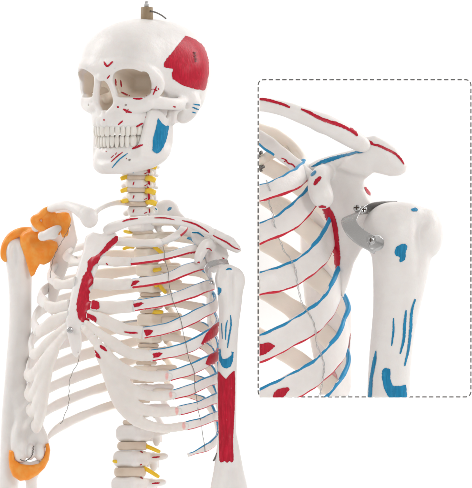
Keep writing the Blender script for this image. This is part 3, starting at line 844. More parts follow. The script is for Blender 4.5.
def fused(side, al):
    ca, sa = math.cos(al), math.sin(al)
    def to(p): return np.stack([p[..., 0] * ca - p[..., 2] * sa, p[..., 1], p[..., 0] * sa + p[..., 2] * ca], -1)
    allp = np.vstack([to(CPTS[(i, side)]) for i in range(6, 11)])
    F = Field(allp.min(0) - 12, allp.max(0) + 12, .85)
    for i in range(6, 11):
        P = to(CPTS[(i, side)])[::3]; s = np.linspace(0, 1, len(P)); a, b = CW[i]
        h = np.interp(s, [0, .2, .5, .72, 1], [RIB[i][5] * .92, RIB[i][5] * .86, a * .76, a * (.48 if i < 8 else .72), b * (.58 if i < 8 else .9)])
        if side < 0 and i > 6: h = h * 1.18
        for j in range(len(P) - 1): F.op(cap(P[j], P[j + 1], h[j], h[j + 1], (1, 1, .5)), 1.5)
    v, q = F.mesh(2)
    w = np.stack([v[:, 0] * ca + v[:, 2] * sa, v[:, 1], -v[:, 0] * sa + v[:, 2] * ca], -1)
    at = {}
    if side > 0:
        d = np.full(len(w), 99.)
        for i in range(7, 11): d = np.minimum(d, np.linalg.norm((w - RIBS[(i, 1)][1][-1] + (1.5, 0, 0)) * (1.35, .72, .5), axis=1) - 3.4)
        at['paint_pink'] = cov(d)
    o = make('fused_costal_cartilage', w, q, 'cartilage', SK, at)
    for i in range(6, 11): CARTO[(i, side)] = o
fused(1, -.31); fused(-1, -1.0)
def P_(key, polys): paint(RIBS[key][0], polys)
P_((3, 1), [pg([(128.5, 283), (135, 280.5), (139.5, 281), (136, 284.5), (130, 286.5), (128, 285)], 'red')])
P_((4, 1), [pg([(133.5, 304), (139, 302.5), (144, 303), (139, 306.5), (134.5, 307.5)], 'red')])
P_((5, 1), [pg([(144, 330), (150, 329.5), (153.5, 331), (150, 335), (146.5, 336)], 'red')])
P_((6, 1), [pg([(152.5, 354), (159, 352.5), (162.5, 353.5), (159, 357), (153, 358)], 'red'), pg([(201, 344), (206, 334), (213, 326), (219, 322), (219, 336), (212, 342), (205, 344.5)], 'red', jit=.1)])
P_((7, 1), [pg([(205.5, 364), (208, 357), (213, 351.5), (219, 348), (219, 362), (212, 366)], 'red', jit=.1)])
paint(CARTO[(2, 1)], [st([(106, 263), (108, 265)], 1.2, 'red')])
paint(CARTO[(5, 1)], [st([(124, 331.8), (130, 332.6), (138, 333)], 1.9, 'red')])
paint(CARTO[(6, 1)], [st([(100, 345.5), (107, 351)], 3.4, 'red')])
paint(CARTO[(7, 1)], [st([(94, 350), (97.5, 355), (100.5, 358.5)], 3.2, 'red')])

# ------------------------------------------------------------------ breastbone
def sternum_depth(u, v): return 0
def build_sternum():
    F = Field((60, 226, 10), (124, 362, 75), .8)
    ax = np.array([(232, 102, 36), (245, 99, 38), (262, 93.5, 42), (285, 86, 47), (310, 78, 51), (335, 73, 54), (358, 75, 52)], float)
    def depth(a, b):        # a=u, b=v ; the plate faces along the body's forward axis
        cu = np.interp(b, ax[:, 0], ax[:, 1]); cw = np.interp(b, ax[:, 0], ax[:, 2])
        return cw + (a - cu) * .62
    outl = [(84, 244), (86, 236), (93, 232), (101, 234), (108, 231), (116, 233), (119.5, 239), (115, 246), (107, 252), (103, 258), (99, 263), (97.5, 270), (94, 278), (92.5, 286), (90.5, 292), (89.5, 300),
            (89, 308), (86, 315), (83, 321), (81.5, 330), (82, 342), (81, 352), (77, 358), (73, 355), (70, 345), (67.5, 335), (66, 320), (68, 308), (70, 298), (73, 285), (77, 270), (80.5, 258), (83, 251)]
    F.add(slab(outl, (0, 1), depth, 3.0, 2.2, .8), k=1)
    for (u, v) in ((102, 259), (97, 261), (94, 284), (92, 306), (90, 314), (86, 322)): F.add(ell((u, v, float(depth(u, v))), (4, 4.6, 3.6)), k=3)
    v, q = F.mesh(1)
    return make('sternum', v, q, 'bone', SK)
sternum = build_sternum()
def sn(u, v): return np.array([u, v, 0.])
paint(sternum, [
 pg([(118, 237), (115.5, 236), (108, 243), (101, 252), (96, 256), (92, 257.5), (88, 262), (87.5, 270), (83, 277), (80, 288), (77.5, 300), (77, 310), (79, 319), (83, 322.5), (90, 322), (90, 314), (86, 311), (92, 309), (92, 300), (90.5, 293),
     (89, 288), (93, 284), (93.5, 277), (91.5, 272), (94.5, 265), (100, 262), (100.5, 257), (108, 250), (117, 242)], 'red'),
 st([(105, 231.5), (108.5, 228)], 1.4, 'red')], lift=.5)
for k, pts in ((4, [(82, 299), (90, 299.5), (99, 302), (99, 309), (90, 309), (83, 311)]), (5, [(81, 312), (89, 313.5), (97, 318), (95, 324), (87, 321.5), (80, 319)])):
    paint(CARTO[(k, 1)], [pg(pts, 'red')])
scr = make('screw', *join([tube_geo([(70, 330, 57), (70, 330, 61), (70, 330, 61.6)], [3.3, 3.3, 2.4], 24), tube_geo([(67.8, 330, 61.8), (72.2, 330, 61.8)], .45, 6), tube_geo([(70, 327.8, 61.8), (70, 332.2, 61.8)], .45, 6)])[:2], 'steel', sternum)
make('steel_pin', *tube_geo([(111, 325, 20), (124, 322.6, 22), (137, 320.6, 24)], 1.0, 10), 'steel', SK)

# ------------------------------------------------------------------ tie wires
def wire(pts, parent=SK, r=.42, turns=0):
    P = spline(np.array(pts, float), 60); t = np.arange(60)
    P = P + np.c_[np.sin(t * .9) * .35, np.zeros(60), np.cos(t * .9) * .3]
    g = [tube_geo(P, r, 6)]
    if turns:
        for i in range(4, 58, 7):
            a = np.linspace(0, 4 * np.pi, 16); c = P[i]
            g.append(tube_geo(np.c_[c[0] + np.cos(a) * .9, c[1] + np.linspace(-1.2, 1.2, 16), c[2] + np.sin(a) * .9], .3, 5))
    V, F, _ = join(g); return make('tie_wire', V, F, 'wire', parent)
def fw(u, v, d=4.):
    ph = local_front(u, v); p = on_shell(v, ph, 1, -d); return (u, v, p[2])
wire([fw(163, 246), fw(165, 258), fw(168, 272), fw(170, 288), fw(172.5, 300), fw(178, 312), fw(183, 330), fw(186, 345), fw(189, 358), fw(194, 372), fw(195, 388), fw(197, 402), fw(200, 418), fw(203, 435), fw(205, 452)], r=.27)
wire([(78, 352, 58), (79, 360, 50), (75, 368, 40), (71, 376, 30), (69, 392, 0), (69, 402, -20), (66, 412, -50), (62, 422, -52), (60, 424, -50)], r=.3)
wire([(71, 224, 10), (64, 238, 10), (57, 250, 8), (52, 264, 4), (50, 278, 4)], r=.28)

# ------------------------------------------------------------------ near shoulder girdle
def build_clavicle():
    F = Field((96, 206, 8), (222, 244, 82), .75)
    F.add(*chain([(108, 230, 46, 5), (113, 227.5, 48, 5), (124, 223.5, 54, 4.2), (142, 220, 62, 3.6), (165, 219.5, 64, 3.6), (185, 222, 58, 4), (200, 227, 50, 4.4), (211, 232, 46, 4.6)]), k=2)
    v, q = F.mesh(1); return make('clavicle', v, q, 'bone', SK)
clav = build_clavicle()
paint(clav, [st([(122.5, 221.5), (128, 219.8), (138, 218.3)], 1.8, 'red'), st([(154, 218), (165, 218), (175, 220)], 1.3, 'red'), st([(182, 220.5), (190, 222.4), (200, 226.6), (209, 232.5)], 1.7, 'red')])

def build_scapula():
    F = Field((140, 192, -84), (248, 385, 66), .9)
    # blade, nearly edge-on to the lens, behind the ribs
    outl = [(242, 34), (236, 14), (236, -20), (238, -50), (243, -60), (250, -68), (300, -66), (345, -52), (368, -36), (374, -30), (366, -22), (330, -2), (296, 14), (278, 30), (262, 38)]
    F.add(slab(outl, (1, 2), (lambda v, w: 207 - (w - 30) * .05 + (v - 300) * .03 + 3 * np.sin((w + 20) / 30.)), 2.2, 1.8), k=2)
    # superior border running in behind the collar bone
    F.add(*chain([(158, 217, -30, 6), (166, 210, -34, 8), (171, 210, -36, 6)], sq=(1, 1, .5)), k=3)
    F.add(*chain([(171, 214, -34, 5), (190, 232, -22, 5), (206, 240, 8, 5.5), (210, 250, 28, 7)], sq=(1, 1.2, .6)), k=4)
    F.add(slab([(190, 231), (200, 231), (214, 240), (226, 247), (229, 256), (224, 266), (213, 268), (206, 256), (198, 250), (192, 240)], (0, 1), 28., 5, 4), k=4)
    # spine and acromion
    F.add(*chain([(212, 242, -8, 4), (221, 240, 12, 5), (226, 240, 34, 5.5), (230, 243, 46, 5)], sq=(1, .8, 1)), k=3)
    F.add(slab([(208, 229), (215, 228.5), (224, 233), (233, 239), (240, 246), (241.5, 251), (237, 253.5), (230, 250.5), (224, 248), (215, 241), (209, 237)], (0, 1), 44., 4, 3), k=3)
    # coracoid hook
    F.add(*chain([(212, 246, 32, 5), (206, 245, 48, 4.6), (201, 252, 58, 4.2), (198, 260, 60, 3.8)]), k=3)
    F.add(ell((214, 262, 40), (6, 11, 7)), k=4)                       # socket
    v, q = F.mesh(1); return make('scapula', v, q, 'bone', SK)
scap = build_scapula()
paint(scap, [st([(212.5, 235), (218, 238), (227, 242.5), (234, 247.5), (239.5, 249.5)], 1.6, 'red'), st([(167.5, 210.5), (171.5, 207.5)], 2.6, 'blue'), st([(192, 232.5), (198, 233), (204, 237)], 1.5, 'blue'),
             st([(197, 264.5), (199.5, 261.5)], 2.2, 'red'), st([(206, 249), (209, 248.5), (212, 251)], 1.3, 'red'), st([(222.5, 257.5), (226.5, 262)], 1.8, 'red')])

def strap(name, pts, wid, th, parent, axis=(0, 1, 0)):
    P = spline(np.array(pts, float), 40); up = spline(np.array(axis, float), 40) if isinstance(axis, list) else np.tile(np.array(axis, float), (40, 1))
    V, F, *_ = ribbon(P, up, wid, th, 16, wob=0); return make(name, V, F, 'steel', parent)
br = strap('hinge_bracket', [(228, 262, 48), (218, 262, 58), (208, 266, 66), (206, 271, 72), (209, 278, 76), (214, 284, 80)], 3.0, .5, SK, (.5, .8, 0))
make('bracket_screw', *tube_geo([(211, 283, 77), (211, 283, 82), (211, 283, 82.5)], [1.8, 1.8, 1.3], 16), 'steel', br)

# ------------------------------------------------------------------ near arm
def build_humerus():
    F = Field((206, 258, 40), (262, 520, 100), .8)
    F.add(ell((228.5, 279, 70), (13.5, 14, 14)), k=1)
    F.add(ell((236.5, 281, 68), (8.5, 12, 11)), ell((226, 271, 74), (8, 6, 8)), ell((222, 284, 78), (6, 10, 7)), k=4)
    F.add(*chain([(230, 285, 70, 12), (230, 305, 70, 10.2), (229, 325, 70, 8.6), (228, 350, 70, 8.2), (227, 380, 70, 8.4), (227, 410, 70, 8.2), (227.5, 440, 70, 7.6), (228, 462, 70, 7.6)]), k=4)
    F.add(*chain([(226.5, 440, 70, 7), (222, 470, 72, 7), (218, 492, 73, 7), (218, 505, 73, 8)]), k=4)
    F.add(*chain([(229.5, 440, 70, 7), (235, 470, 68, 7), (240, 492, 67, 7), (240, 505, 67, 8)]), k=4)
    F.add(ell((229, 488, 70), (12, 16, 5)), k=5)
    F.cut(ell((231.5, 289, 84.5), (1.8, 22, 5)), k=4)
    F.add(cap((226, 302, 79), (225, 340, 77), 1.6, 1.2), k=4)
    v, q = F.mesh(1); return make('humerus', v, q, 'bone', SK)
hum = build_humerus()
paint(hum, [
 pg([(216.5, 288.5), (219, 287), (221.5, 289), (221, 292.5), (219.5, 294), (219, 297), (217.5, 296), (216.5, 292.5)], 'blue'), st([(226, 270), (229, 268.7), (232, 269.4)], 1.8, 'blue'),
 st([(221.5, 323), (222, 331), (222.5, 339)], .9, 'blue'), st([(227.5, 320), (226, 327), (225.5, 340)], 1.4, 'blue'), st([(230.5, 315), (231, 325), (229, 337), (227.5, 348)], 1.7, 'blue'),
 pg([(218.5, 349), (220.5, 348.5), (221, 355), (223, 359), (227.5, 358.5), (231, 355), (231.5, 351.5), (233.5, 352), (233, 360), (231, 366), (227, 368.5), (223, 367), (219.5, 361)], 'blue'),
 pg([(218, 371.5), (222, 375), (226, 379), (229, 375), (234.5, 371), (235, 390), (234.5, 410), (233, 440), (233.5, 460), (231.5, 462.5), (229.5, 461), (227, 463), (224.5, 461), (222, 462.5), (219.5, 461), (219, 440), (218.3, 410), (218, 390)], 'red', jit=.08)])
make('elbow_spring', *tube_geo([(213.5, 461, 72), (216, 456, 74), (217, 453, 74)], .9, 8), 'wire', SK)

# ------------------------------------------------------------------ far shoulder, with orange ligaments
def build_far_clavicle():
    F = Field((34, 190, -50), (104, 232, 66), .75)
    F.add(ell((89.5, 218, 44), (8.8, 10, 8)), k=2)
    F.add(*chain([(86, 214, 42, 6.6), (77, 209, 34, 4.2), (68, 205.5, 22, 3.3), (60, 206, 8, 3.0), (50, 209, -10, 3)]), k=4)
    v, q = F.mesh(1); return make('clavicle', v, q, 'bone', SK)
build_far_clavicle()
def build_far_scapula():
    F = Field((22, 200, -100), (96, 330, 20), .85)
    F.add(slab([(48, 212), (60, 208), (72, 210), (75, 226), (78, 240), (70, 262), (60, 290), (52, 318), (48, 300), (50, 262), (47, 246), (42, 240)], (0, 1), (lambda u, v: -46 + (u - 60) * .5), 2.4, 2), k=2)
    F.add(*chain([(43, 237, -8, 3.6), (49, 233.5, -4, 3.6), (55, 230, -5, 3.0), (60, 228, -10, 2.4), (67, 229, -22, 3)]), k=3)
    F.add(*chain([(46, 212, -22, 4.5), (38, 220, -28, 4.5), (36, 228, -30, 4)]), k=3)
    F.add(ell((47, 246, -44), (7, 11, 6)), k=4); F.add(ell((41, 236, -6), (3, 4, 3)), ell((53, 235, -6), (5, 4.4, 3)), k=3)
    v, q = F.mesh(1); return make('scapula', v, q, 'bone', SK)
build_far_scapula()
def build_ligaments():
    F = Field((28, 204, -50), (78, 252, 22), .7)
    F.add(slab([(42, 218), (44, 210), (50, 209.5), (57, 213), (64, 212), (69, 213), (71.5, 219), (69.5, 228), (67.5, 236), (63, 238), (60, 232), (54, 229), (46, 229), (42, 224)], (0, 1), (lambda u, v: -12 + (u - 55) * .25), 2.6, 2.3, 2.), k=2)
    F.cut(ell((47, 221, -9), (3, 5, 3)), k=3)
    F.add(*chain([(44, 230, -12, 3.2), (37, 224, -16, 3.6), (34, 219.5, -16, 3), (40, 216, -14, 2.6), (45, 211, -12, 2.6), (52, 208, -14, 2)]), k=2)
    for u in (58, 62, 66): F.add(cap((u, 214, -8), (u + 1, 234, -7), 1.2, 1.2), k=2)
    v, q = F.mesh(1); make('shoulder_ligament', v, q, 'orange', SK)
    F = Field((-2, 222, -86), (66, 292, -6), .75)
    cap_ = [(20, 236), (24, 232), (31, 230), (37, 232), (38, 238), (43, 241), (51, 239.5), (57, 242), (58.5, 248), (54, 256), (50, 262), (44, 265), (40, 264), (37, 269), (34.5, 275), (31, 277), (28, 268), (25, 257), (20, 246)]
    F.add(slab(cap_, (0, 1), (lambda u, v: -36 - (u - 38) ** 2 * .022), 3., 2.6, 3.5), k=2)
    F.add(*chain([(37, 235, -36, 4), (30, 231.5, -44, 3.4), (20, 232, -46, 3.2), (11, 237, -48, 3.2), (5.5, 246, -48, 3.0), (4.2, 256, -48, 2.6), (5.5, 260, -48, 2.)]), k=3)
    v, q = F.mesh(1); make('joint_capsule', v, q, 'orange', SK)
build_ligaments()
def build_far_arm():
    F = Field((-6, 226, -90), (58, 520, -20), .85)
    F.add(ell((21, 252, -54), (15, 16, 15)), k=1); F.add(ell((13, 252, -50), (7.5, 13, 11)), k=4)
    F.add(*chain([(19, 258, -54, 13), (20, 275, -54, 11), (20.5, 300, -54, 10), (20, 330, -54, 10), (17.5, 360, -54, 10), (15, 390, -54, 10), (12.5, 420, -56, 9.8), (10.5, 450, -58, 9), (9, 480, -58, 8.6), (8.5, 512, -58, 8.6)]), k=4)
    F.cut(ell((14, 262, -38), (2.5, 26, 5)), k=5)
    F.add(*chain([(20, 396, -52, 9), (24, 420, -48, 8), (20, 436, -44, 7), (19.5, 452, -42, 7.5)]), k=4)
    F.add(*chain([(24, 392, -50, 7), (30, 413, -48, 7), (38, 432, -46, 6), (43.5, 443, -44, 5.5)]), k=4)
    F.add(ell((20.5, 456, -40), (6, 7, 8)), ell((30.5, 452, -40), (4.5, 8, 8)), ell((39.5, 452, -40), (5.5, 9, 8)), k=2)
    F.add(ell((30, 436, -47), (9, 13, 6)), k=4)
    F.cut(ell((34.5, 450, -30), (1.2, 7, 5)), k=1.5); F.cut(ell((26, 456, -30), (1., 6, 5)), k=1.5)
    v, q = F.mesh(1); h = make('humerus', v, q, 'bone', SK)
    F = Field((-6, 452, -80), (52, 530, -20), .85)
    F.add(slab([(14, 462), (22, 459.5), (30, 462), (38, 459.5), (43, 462), (40, 472), (37, 480), (38, 520), (26, 520), (26, 482), (18, 472)], (0, 1), -44., 5.5, 4.5), k=3)
    v, q = F.mesh(1); make('ulna', v, q, 'bone', SK)
    F = Field((0, 436, -70), (60, 490, -14), .75)
    F.add(slab([(9, 450), (14, 451), (15, 460), (21, 464), (31, 465), (39, 463.5), (44, 457), (46, 449), (45.5, 444), (49, 443), (50.5, 450), (49, 460), (45, 468), (38, 475), (29, 480), (20, 481), (13, 476.5), (9.5, 468), (8.5, 458)], (0, 1), (lambda u, v: -36 - (u - 30) ** 2 * .012), 4, 3.4, 2), k=2)
    v, q = F.mesh(1); make('elbow_capsule', v, q, 'orange', SK)
    wire([(20, 459.5, -31), (25, 461, -31), (31, 457, -30), (33, 452, -32), (33.5, 446, -34)], r=.5)
build_far_arm()
# ================================================================== panel and the enlarged shoulder in front of it
PW = -200.
PN = root('inset_panel', 'white upright rectangular panel with rounded corners and grey dashed border behind enlarged shoulder', 'panel', (364, 397, PW))
def rrect(x0, y0, x1, y1, r, n=8):
    out = []
    for cx, cy, a0 in ((x1 - r, y1 - r, 0), (x0 + r, y1 - r, 90), (x0 + r, y0 + r, 180), (x1 - r, y0 + r, 270)):
        for i in range(n + 1):
            a = math.radians(a0 + 90 * i / n); out.append((cx + r * math.cos(a), cy + r * math.sin(a)))
    return out
R0 = rrect(256.2, 77.8, 472.8, 399.0, 7); n = len(R0)
R1 = rrect(257, 78.6, 472, 398.2, 6.5)
V = [(x, y, PW - 6) for x, y in R0] + [(x, y, PW - .6) for x, y in R0] + [(x, y, PW) for x, y in R1]
F = [list(range(n))[::-1], list(range(2 * n, 3 * n))]
for q in range(2): F += [[q * n + i, q * n + (i + 1) % n, (q + 1) * n + (i + 1) % n, (q + 1) * n + i] for i in range(n)]
make('board', V, F, 'board', PN, smooth=False)
path = rrect(258.2, 79.6, 470.8, 397.0, 5.2, 6); path.append(path[0]); path = np.array(path)
L = np.concatenate([[0], np.cumsum(np.linalg.norm(np.diff(path, axis=0), axis=1))])
nd = int(round(L[-1] / 6.75)); per = L[-1] / nd; V = []; F = []
for i in range(nd):
    s = np.linspace(i * per, i * per + per * .66, 6)
    P = np.c_[np.interp(s, L, path[:, 0]), np.interp(s, L, path[:, 1])]
    T = norm(np.gradient(P, axis=0)); Nn = np.c_[-T[:, 1], T[:, 0]] * .58; b = len(V)
    for p, q in zip(P, Nn):
        V += [(p[0] + q[0], p[1] + q[1], PW), (p[0] + q[0], p[1] + q[1], PW + .35), (p[0] - q[0], p[1] - q[1], PW + .35), (p[0] - q[0], p[1] - q[1], PW)]
    for j in range(5):
        for c in range(4): F.append([b + j * 4 + c, b + j * 4 + (c + 1) % 4, b + (j + 1) * 4 + (c + 1) % 4, b + (j + 1) * 4 + c])
    F.append([b, b + 1, b + 2, b + 3]); F.append([b + 20, b + 23, b + 22, b + 21])
make('dashed_border', V, F, 'dash', PN, smooth=False)

SD = root('shoulder_model', 'enlarged cut-off shoulder model with metal hinge and blue marks, before the dashed panel', 'anatomy model', (364, 397, 0))
import bmesh
def crop(o):
    """the enlarged model is cut off square at its left and lower faces"""
    bm = bmesh.new(); bm.from_mesh(o.data); off = Vector(root_of(o).location)
    for pt, nr in (((259.2, 200, 0), (-1, 0, 0)), ((300, 395.6, 0), (0, 0, -1))):
        co_ = Vector(tuple(W(np.array(pt, float)))) - off
        r = bmesh.ops.bisect_plane(bm, geom=bm.verts[:] + bm.edges[:] + bm.faces[:], plane_co=co_, plane_no=nr, clear_outer=True)
        es = [e for e in r['geom_cut'] if isinstance(e, bmesh.types.BMEdge)]
        if es:
            try: bmesh.ops.holes_fill(bm, edges=es, sides=0)
            except Exception: pass
    for f in bm.faces: f.smooth = len(f.verts) < 7
    bm.to_mesh(o.data); bm.free(); o.data.update(); return o

DR = {  # front points (u, v) left -> right, side (u, v), back points going up and left, half height
 'two': ([(250, 196), (262, 192.5), (276, 188), (290, 182), (301, 175)], (307, 166), [(298, 152), (280, 138), (255, 128)], 9.6),
 'three': ([(248, 238), (262, 232.5), (280, 225), (299, 211), (311, 198)], (317, 186), [(306, 168), (285, 152), (255, 136)], 11.2),
 'four': ([(248, 286), (260, 283.5), (280, 278.5), (303, 268), (320, 253), (329, 236)], (331.5, 222), [(318, 202), (292, 180), (256, 160)], 12.6),
 'five': ([(246, 354), (260, 348.5), (285, 336.5), (311, 322), (328, 305), (337, 285)], (339.5, 270), [(326, 248), (300, 222), (262, 194)], 13.6),
 'six': ([(246, 409), (262, 401), (292, 386.5), (320, 369), (338, 349), (345, 330)], (347, 315), [(332, 292), (300, 264), (258, 238)], 13.2),
 'seven': ([(270, 440), (300, 428), (328, 408), (343, 388)], (347.5, 366), [(332, 342), (300, 314), (256, 286)], 12.5),
 'eight': ([(300, 468), (330, 450), (344, 430)], (348, 410), [(332, 388), (300, 362), (256, 334)], 12.0),
}
DRO = {}
for q, (k, (fr, sd, bk, hw)) in enumerate(DR.items()):
    R = sd[0]; c0 = 222.
    fw_ = lambda u, s=1.: 74 * math.sqrt(max(0, 1 - ((u - c0) / (R - c0)) ** 2)) * s
    P = [(u, v, fw_(u)) for u, v in fr] + [(sd[0], sd[1], 0)] + [(u, v, -fw_(u, .75)) for u, v in bk]
    P = spline(np.array(P, float), 150); n = len(P)
    outw = norm(np.c_[P[:, 0] - c0, np.zeros(n), P[:, 2] * 1.6])
    up = np.c_[np.zeros(n), -np.ones(n), np.zeros(n)] - outw * {'two': .55, 'three': .35, 'four': .15}.get(k, 0.)
    s = np.linspace(0, 1, n); h = np.interp(s, [0, .45, .6, 1], [hw, hw, hw * .9, hw * .7])
    V, F, off, hh, Ln, cy = ribbon(P, up, h, np.interp(s, [0, .5, 1], [3.2, 3.4, 4.2]), 40, wob=.45, seed=q + 90)
    iside = int(np.argmax(P[:, 0])); Lm = Ln[iside]
    wv = (np.sin(Ln * .13 + q) * .35 + np.sin(Ln * .31 + 2 * q) * .25)[:, None]
    blue = np.abs(off - hh[:, None] * .90) - (1.05 + wv + np.interp(Ln, [0, Lm * .6, Lm], [0, .1, .9])[:, None]); red = np.abs(off + hh[:, None] * .93) - (.95 - wv)
    blue = np.maximum(blue, (Ln - Lm - (34 if k != 'two' else 0))[:, None]); red = np.maximum(red, (Ln - Lm + 4)[:, None])
    at = {'paint_blue': cov(blue).ravel(), 'paint_red': cov(red).ravel(), 'shade_tint': np.repeat(np.interp(Ln - Lm, [-10, 25], [0, .85]), 40)}  # ivory past the side stands in for warm bounce light
    DRO[k] = make('rib', V, F, 'bone', SD, at)
P = spline(np.array([(248, 132, -30), (260, 138, -22), (273, 147, -8), (287, 158, 4), (299, 169, 14), (304, 177, 18)], float), 70)
V, F, off, hh, Ln, cy = ribbon(P, np.tile([.55, -.8, -.35], (70, 1)), 7.2, 2.8, 32, wob=.4, seed=5)
DRO['one'] = make('rib', V, F, 'bone', SD, {'paint_blue': cov(np.maximum(np.abs(off + hh[:, None] * .93) - 1.5, (Ln - 46)[:, None])).ravel()})
P = spline(np.array([(250, 168, -20), (262, 160, -18), (274, 153, -26), (290, 150, -34)], float), 40)
V, F, *_ = ribbon(P, np.tile([.2, -1, 0], (40, 1)), 5, 3, 20, seed=6); DRO['back'] = make('rib', V, F, 'ivory', SD)
crop(DRO['back'])
paint(DRO['five'], [pg([(250, 341), (262, 344), (268, 342), (275, 346), (271, 350), (263, 355), (250, 358)], 'red')], lift=.3)
paint(DRO['six'], [pg([(275, 391), (282, 388), (288, 387.5), (289.5, 389.5), (285, 395), (280, 400), (272, 400)], 'red')], lift=.3)
paint(DRO['one'], [st([(281, 158), (286, 160), (288, 163), (293, 165), (298, 172)], 1.4, 'red'), st([(284, 162), (287, 160)], 1.1, 'red')], lift=.3)
for k in ('one', 'two', 'three', 'four', 'five', 'six', 'seven', 'eight'): crop(DRO[k])

def build_dclav():
    F = Field((245, 84, 0), (384, 170, 90), .95)
    F.add(*chain([(246, 104, 60, 6.3), (262, 104.5, 60, 6.3), (285, 109, 58, 7), (302, 115.3, 56, 7.8), (325, 124, 52, 9), (342, 132.5, 48, 9.4), (354, 139.5, 44, 8.8), (363, 145, 41, 7.4)], sq=(1, 1, .85)), k=2)
    F.add(ell((322, 123.5, 50), (10, 8, 8)), k=5)
    v, q = F.mesh(1); return make('clavicle', v, q, 'bone', SD)
dc = build_dclav()
paint(dc, [st([(252, 99.5), (262, 99.3), (275, 102), (283, 104.5), (290, 107.5)], 2.8, 'red', taper=.5), st([(301, 109), (310, 113), (318, 117.5), (330, 122), (338, 124.5), (348, 129), (356, 134.5)], 3.6, 'red', jit=.12), st([(350, 128), (354, 132), (357.5, 136)], 3.6, 'red')], lift=.3)
crop(dc)

def build_dscap():
    F = Field((292, 120, -60), (416, 408, 72), 1.0)
    # acromion
    F.add(slab([(357, 152), (360, 142), (365, 137), (375, 135.5), (386, 141), (396, 147.5), (403, 158), (407, 166), (405.5, 172), (400, 175.5), (391, 176.5), (381, 174), (373, 172), (366, 176), (352, 174), (338, 168), (345, 160)], (0, 1), (lambda u, v: 34 - (u - 380) ** 2 * .006), 5, 4, 1.5), k=2)
    # plate under the spine of the shoulder blade
    F.add(slab([(307, 171), (312, 165), (320, 160.5), (337, 156), (358, 151), (370, 152), (372, 172), (364, 180), (362, 190), (368, 200), (376, 206), (377, 224), (371, 240), (361, 250), (354, 263), (349, 281), (343, 298), (338, 290), (334, 262), (330, 232), (322, 210), (312, 190)], (0, 1), (lambda u, v: 6 + (u - 330) * .6 - (v - 200) * .05), 6, 5, 2.), k=4)
    F.add(*chain([(310, 169, 4, 3), (325, 163.5, 10, 3.4), (345, 159, 18, 4), (364, 155, 26, 5)], sq=(1, .8, 1)), k=7)
    F.add(ell((360, 208, 16), (13, 26, 14)), k=9)                     # socket rim
    F.cut(ell((390, 216, 30), (20, 26, 22)), k=4)
    # hook-shaped process
    F.add(*chain([(327, 172, 16, 6), (321, 176, 36, 7.6), (319, 186, 48, 9.2), (322, 196, 55, 9.4), (324, 199, 56, 8.5)], sq=(1, 1.05, .8)), k=4)
    F.add(cap((303, 168, 16), (312, 178, 24), 4, 6), k=4)
    # blade running down behind the ribs
    F.add(slab([(300, 200), (325, 204), (336, 222), (340, 250), (343, 285), (348, 312), (351, 335), (350, 356), (345, 372), (342, 405), (322, 405), (308, 330), (300, 260)], (0, 1), (lambda u, v: -18 - (345 - u) * .9), 2.6, 2.2), k=4)
    v, q = F.mesh(1); return make('scapula', v, q, 'bone', SD)
ds = build_dscap()
paint(ds, [
 pg([(311, 167), (318, 162.5), (326, 158.5), (336, 156), (350, 153), (357, 151), (360, 152), (355, 154), (344, 157), (332, 161), (320, 165.5)], 'blue'), st([(356, 153), (362, 152.5), (367.5, 149)], 1.1, 'blue'),
 st([(367, 140), (372, 144), (378, 145.5), (386, 149), (394, 153), (400, 158.5), (404, 164.5)], 2.6, 'red', jit=.1), st([(368, 141), (373, 144)], 3.2, 'red'),
 st([(314, 185), (317, 181), (321, 177)], 4.2, 'red'), st([(311, 176), (316, 171)], 3.2, 'blue'), st([(364.5, 187), (368, 192), (372, 195.5)], 2.8, 'red'),
 pg([(316, 207), (322, 205.5), (329, 207), (334, 214), (337.5, 226), (339, 240), (340, 250), (340, 262), (337.5, 273), (333, 266), (331, 256), (333, 244), (330, 232), (325, 222), (319, 214)], 'red'),
 pg([(337, 294), (339.5, 296), (341, 302), (339.5, 306), (337, 304)], 'red'),
 pg([(342, 306), (348, 318), (350.5, 334), (349.5, 347), (346, 358), (338, 366), (335, 358), (341, 340), (342, 325)], 'pink'),
 pg([(333, 369), (337, 376), (338, 386), (337.5, 400), (331, 400), (332, 385)], 'pink')], lift=.3)
crop(ds)

